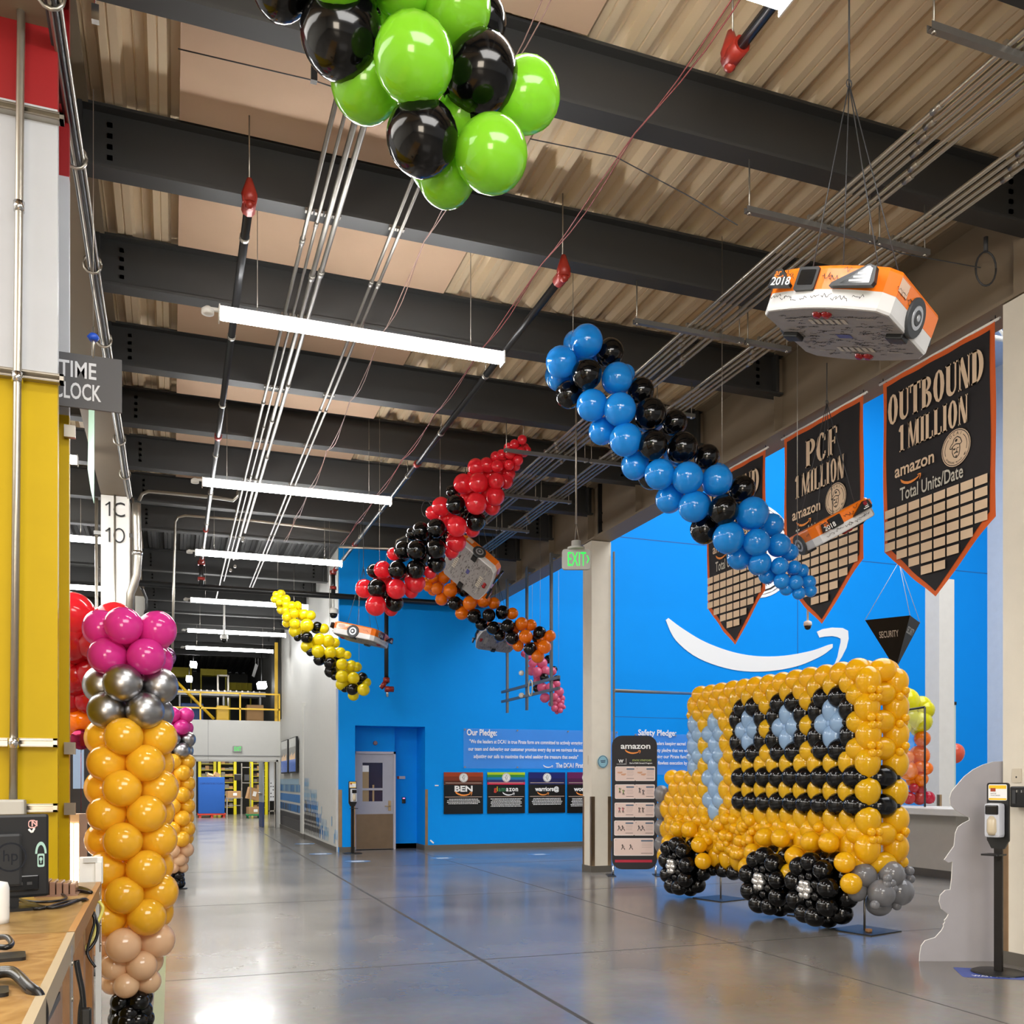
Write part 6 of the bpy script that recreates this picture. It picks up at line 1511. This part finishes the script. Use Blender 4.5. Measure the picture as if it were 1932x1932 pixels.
cable('network_cable', [pz(186, 1700, 4.6), pz(194, 1712, 4.6), pz(190, 1728, 4.55), pz(182, 1745, 4.5), pz(178, 1765, 4.4), pz(165, 1785, 4.3), pz(145, 1806, 4.2)], .008, mat('cable_yellow', '#d9cf6a', .4), 'pale yellow network cable hanging beside the white post')
for i in range(3):
    cable('power_cable', [onD(-30, 1852 + 4 * i, .02), onD(20, 1852 + 3 * i, .03), pz(55, 1860 + 3 * i, 2.35), pz(75, 1878 + 4 * i, 2.33), pz(80 + i, 1910, 2.33), pz(78, 1960, 2.33)], .012, cab, '%s thick black cable arching over the near desk edge' % ('uppermost', 'middle', 'lowest')[i])
for i in range(3):
    cable('power_cable', [pz(144 + i, 1812 + 2 * i, 4.0), pz(149, 1840, 4.0), pz(155, 1870, 4.0), pz(158 - 4 * i, 1905, 4.0), pz(160 - 6 * i, 1945, 4.0)], .012 - .003 * i, cab, '%s of the black cables hanging under the gap between the desks' % ('thickest', 'second', 'thinnest')[i])
b = MB(); p = pz(163, 1915, 3.98); b.bbx(p.x - .02, p.x + .02, p.y - .02, p.y + .02, p.z - .12, p.z + .03, .008)
tag(b.build('cable_plug', black), 'black cable plug hanging low beside the white post', 'plug')
b = MB(); p, q = pz(85, 1881, 2.9), pz(140, 1872, 3.1); b.bx(-.334, -.326, 2.62, 3.22, p.z - .012, p.z + .012)
tag(b.build('velcro_strap', black), 'black strap tied round the timber leg of the near desk', 'strap')
for i, (px, py, w, h) in enumerate(((20, 1808, .16, .12), (-5, 1875, .1, .1))):
    p = pH(px, py, DH); b = MB(); b.frame((p.x, p.y, DH), (1, .15, 0), (-.15, 1, 0)); b.prism2(rrect(-w, -h / 2, w * .25, h / 2, .015), .01, 0, .01)
    tag(b.build('metal_plate', black), ('flat black stand plate under the cable loop on the near desk', 'flat black stand plate at the bottom left edge of the near desk')[i], 'plate')
cable('adapter_cable', [onD(-20, 1790, .03), onD(10, 1795, .045), onD(22, 1801, .035), onD(12, 1806, .03), onD(-20, 1803, .03)], .009, cab, 'loop of thick dark cable on the stand base of the near desk')
b = MB(); p = onD(-6, 1742, 0); b.lathe([(.04, 0), (.042, .02), (.042, .13), (.036, .15), (.015, .155)], p, n=20)
tag(b.build('white_canister', mat('white_plastic', '#e6e6e2', .4)), 'white canister at the left edge of the far desk', 'canister')
# strut rails and conduit on the near column
for i, z in enumerate((pY(60, 710, 5.48).z, pY(60, 214, 5.48).z, pY(60, 1401, 5.48).z, pY(90, 1524, 5.48).z)):
    b = MB(); x0 = -1.58 if i < 3 else pY(42, 1500, 5.48).x; x1 = pY(121 if i < 2 else 109, 500, 5.48).x
    b.bx(x0, x1, 5.455, 5.5, z - .022, z - .018); b.bx(x0, x1, 5.455, 5.5, z + .018, z + .022); b.bx(x0, x1, 5.496, 5.5, z - .02, z + .02)
    b.bx(x0, x1, 5.455, 5.459, z - .02, z - .011); b.bx(x0, x1, 5.455, 5.459, z + .011, z + .02)
    b.bx(x1 - .02, x1, 5.455, 5.5, z - .022, z + .022)
    tag(b.build('strut_rail', steel), 'metal strut rail across the near column ' + ('where the white band meets the yellow', 'where the red band meets the white', 'above the black monitor', 'beside the conduit box')[i], 'rail', 'strut rails on the near column')
t = thing('conduit_riser', 'vertical grey conduit with a junction box on the near column', 'conduit', pY(25, 1530, 5.42))
b = MB(); p, q = pY(25, 1508, 5.43), pY(40, 40, 5.43); b.tube([p, pY(31, 900, 5.43), pY(38, 190, 5.43), q, pY(36, -30, 5.43)], .02, 12); b.build('pipe', steel, t)
b = MB()
for py in (712, 390, 1402): c = pY(36 - (py - 390) / 95, py, 5.43); b.tube([c - UP * .025, c + UP * .025], .027, 12)
b.build('coupling', chrome, t)
b = MB(); c = pY(22, 1525, 5.43); b.bbx(c.x - .065, c.x + .065, 5.38, 5.47, c.z - .07, c.z + .045, .012); b.build('junction_box', mat('box_grey', '#b2b1aa', .5), t)
for i, (y, z) in enumerate(((6.05, pY(125, 815, 6.05).z), (6.05, pY(128, 1412, 6.05).z), (6.05, pY(128, 1526, 6.05).z))):
    b = MB(); c = pY(132, (815, 1412, 1526)[i], 6.07); b.bx(c.x - .03, c.x + .03, 6.05, 6.085, c.z - .035, c.z + .035)
    tag(b.build('strut_end', steel), 'cut end of a strut sticking out of the near column ' + ('below the time clock sign', 'left of the amber balloons', 'above the lit tower')[i], 'bracket', 'strut ends')
# time clock sign
t = thing('time_clock_sign', 'dark grey hanging sign lettered TIME CLOCK right of the near column', 'sign', pz(160, 780, 6.0))
p0, p1 = pY(60, 655, 5.9), pY(230, 680, 5.9)
b = MB(); b.frame((p0.x, 5.9, pY(230, 780, 5.9).z), X1, Z1); w_ = p1.x - p0.x; h_ = pY(230, 680, 5.9).z - pY(230, 780, 5.9).z
b.prism2([(0, 0), (w_, 0), (w_, h_), (0, h_)], .012, 0, .006); b.build('sign_board', mat('sign_dark_grey', '#454446', .5), t)
b = MB(); b.frame((p0.x, 5.9, pY(230, 780, 5.9).z), X1, Z1); e = pY(182, 700, 5.9).x - p0.x; f_ = pY(191, 700, 5.9).x - p0.x
b.textw('TIME', pY(111, 700, 5.9).x - p0.x, e, h_ * .56, h_ * .29, 0, .008, bold=.015); b.textw('CLOCK', pY(101, 700, 5.9).x - p0.x, f_, h_ * .16, h_ * .29, 0, .008, bold=.015); b.build('sign_letters', mat('sign_letter_pale', '#c9cace', .5, var=0), t)
b = MB(); q = pY(176, 650, 5.9); b.tube([(q.x, 5.9, p1.z - .01), (q.x, 5.9, q.z + .1)], .008, 6); b.lathe([(.02, 0), (.035, .02), (.02, .04)], (q.x, 5.9, q.z + .02), n=10, m=1); b.tube([(q.x, 5.9, q.z + .1), (q.x, 5.9, 5.48)], .003, 4); b.build('hook', [steel, mat('hook_blue', '#1c4fc0', .4)], t)
# long narrow green banner seen edge-on behind the sign
b = MB(); b.add([pz(168, 760, 9.5), pz(179, 760, 8.7), pz(178, 950, 8.7), pz(172, 925, 9.5), pz(166, 885, 9.6)], [(0, 1, 2, 3, 4)]); k_ = [v + Vector((-.004, .01, 0)) for v in b.v]; b.add(k_, [(4, 3, 2, 1, 0)]); b.tube([pz(179, 760, 8.7), pz(179, 700, 8.7)], .004, 4)
tag(b.build('green_banner', mat('banner_green', '#7fae90', .6)), 'narrow pale green banner hanging edge-on below the time clock sign', 'banner')
# pipes beside the numbered column
t = thing('duct_pipe', 'fat silver duct pipe with an elbow down the right side of the numbered column', 'pipe', pz(255, 1140, 13.4))
b = MB(); b.tube([pz(x, y, 12.9) for x, y in ((258, 950), (258, 975), (259, 1010), (260, 1050), (258, 1085), (252, 1105), (246, 1120), (244, 1180))], .055, 14); b.build('pipe', steel, t)
b = MB(); b.tube([pz(259, 1040, 12.9), pz(259, 1048, 12.9)], .07, 14); b.build('coupling', chrome, t)
for i, (x, l) in enumerate(((216.5, 'thin conduit down the front of the numbered column'), (251, 'thin conduit down the right edge of the numbered column'), (182, 'conduit down the left edge of the numbered column'))):
    b = MB(); z_ = 13.1 if i == 0 else 13.35; b.tube([pz(x, 905 if i == 0 else 940, z_), pz(x, 1500, z_)], .014 + .008 * (i == 2), 8); tag(b.build('conduit', steel), l, 'conduit')
b = MB(); p, q = pz(177, 1005, 13.15), pz(250, 1014, 13.15); R = Matrix.Identity(3); b.bx(p.x, q.x, p.y - .03, p.y + .01, p.z - .025, p.z + .025); tag(b.build('strut_rail', strut_mat), 'strut rail across the numbered column below its number', 'rail')
t = thing('electrical_box', 'pale grey electrical box on the right side of the numbered column', 'box', pz(264, 1170, 13.6))
p, q = pz(255, 1124, 13.6), pz(273, 1155, 13.6); b = MB(); b.bbx(p.x, q.x, p.y, p.y + .15, q.z - .1, p.z, .01); b.build('box_body', mat('box_grey', '#b2b1aa', .5), t)
b = MB(); b.tube([pz(272, 1165, 13.6), pz(276, 1150, 13.6), pz(276, 1130, 13.6), pz(270, 1115, 13.6), pz(266, 1108, 13.6)], .02, 7); b.build('cable', cab, t)
# lit tower behind the desk
t = thing('light_tower', 'lit upright light box tower glowing warm white behind the desks', 'lamp', pz(140, 1800, 6.3))
p, q = pz(123, 1535, 6.4), pz(157, 1535, 6.4); R = Matrix((CR, CF, UP)).transposed(); c = (p + q) / 2
b = MB(); b.box((c.x, c.y, c.z / 2), ((q - p).length, .12, c.z), 0, R); b.build('tower_body', mat('tower_tan', '#c9a98a', .4), t)
b = MB()
for k, w in ((-.32, .2), (.02, .24), (.38, .2)):
    b.box(Vector((c.x, c.y, c.z * .62)) + CR * (q - p).length * k - CF * .066, ((q - p).length * w, .012, c.z * .66), 0, R)
b.build('light_strip', mat('tower_glow', '#fff0d8', .5, var=0, emit=3.2), t)
# wall panel behind the red cluster
t = thing('display_panel', 'dark display stand with a pale blue poster below the red balloon cluster', 'board', pz(150, 1640, 9))
b = MB(); p, q = pz(120, 1395, 9.2), pz(172, 1640, 9.2); b.bx(p.x, q.x, p.y, p.y + .08, 0, p.z); b.build('stand_panel', mat('display_dark', '#1f1a1a', .5), t)
b = MB(); p, q = pz(138, 1400, 9.0), pz(158, 1488, 9.0); b.bx(p.x, q.x, p.y - .02, p.y, q.z, p.z); b.build('poster', mat('poster_pale_blue', '#8fa6c4', .4), t)
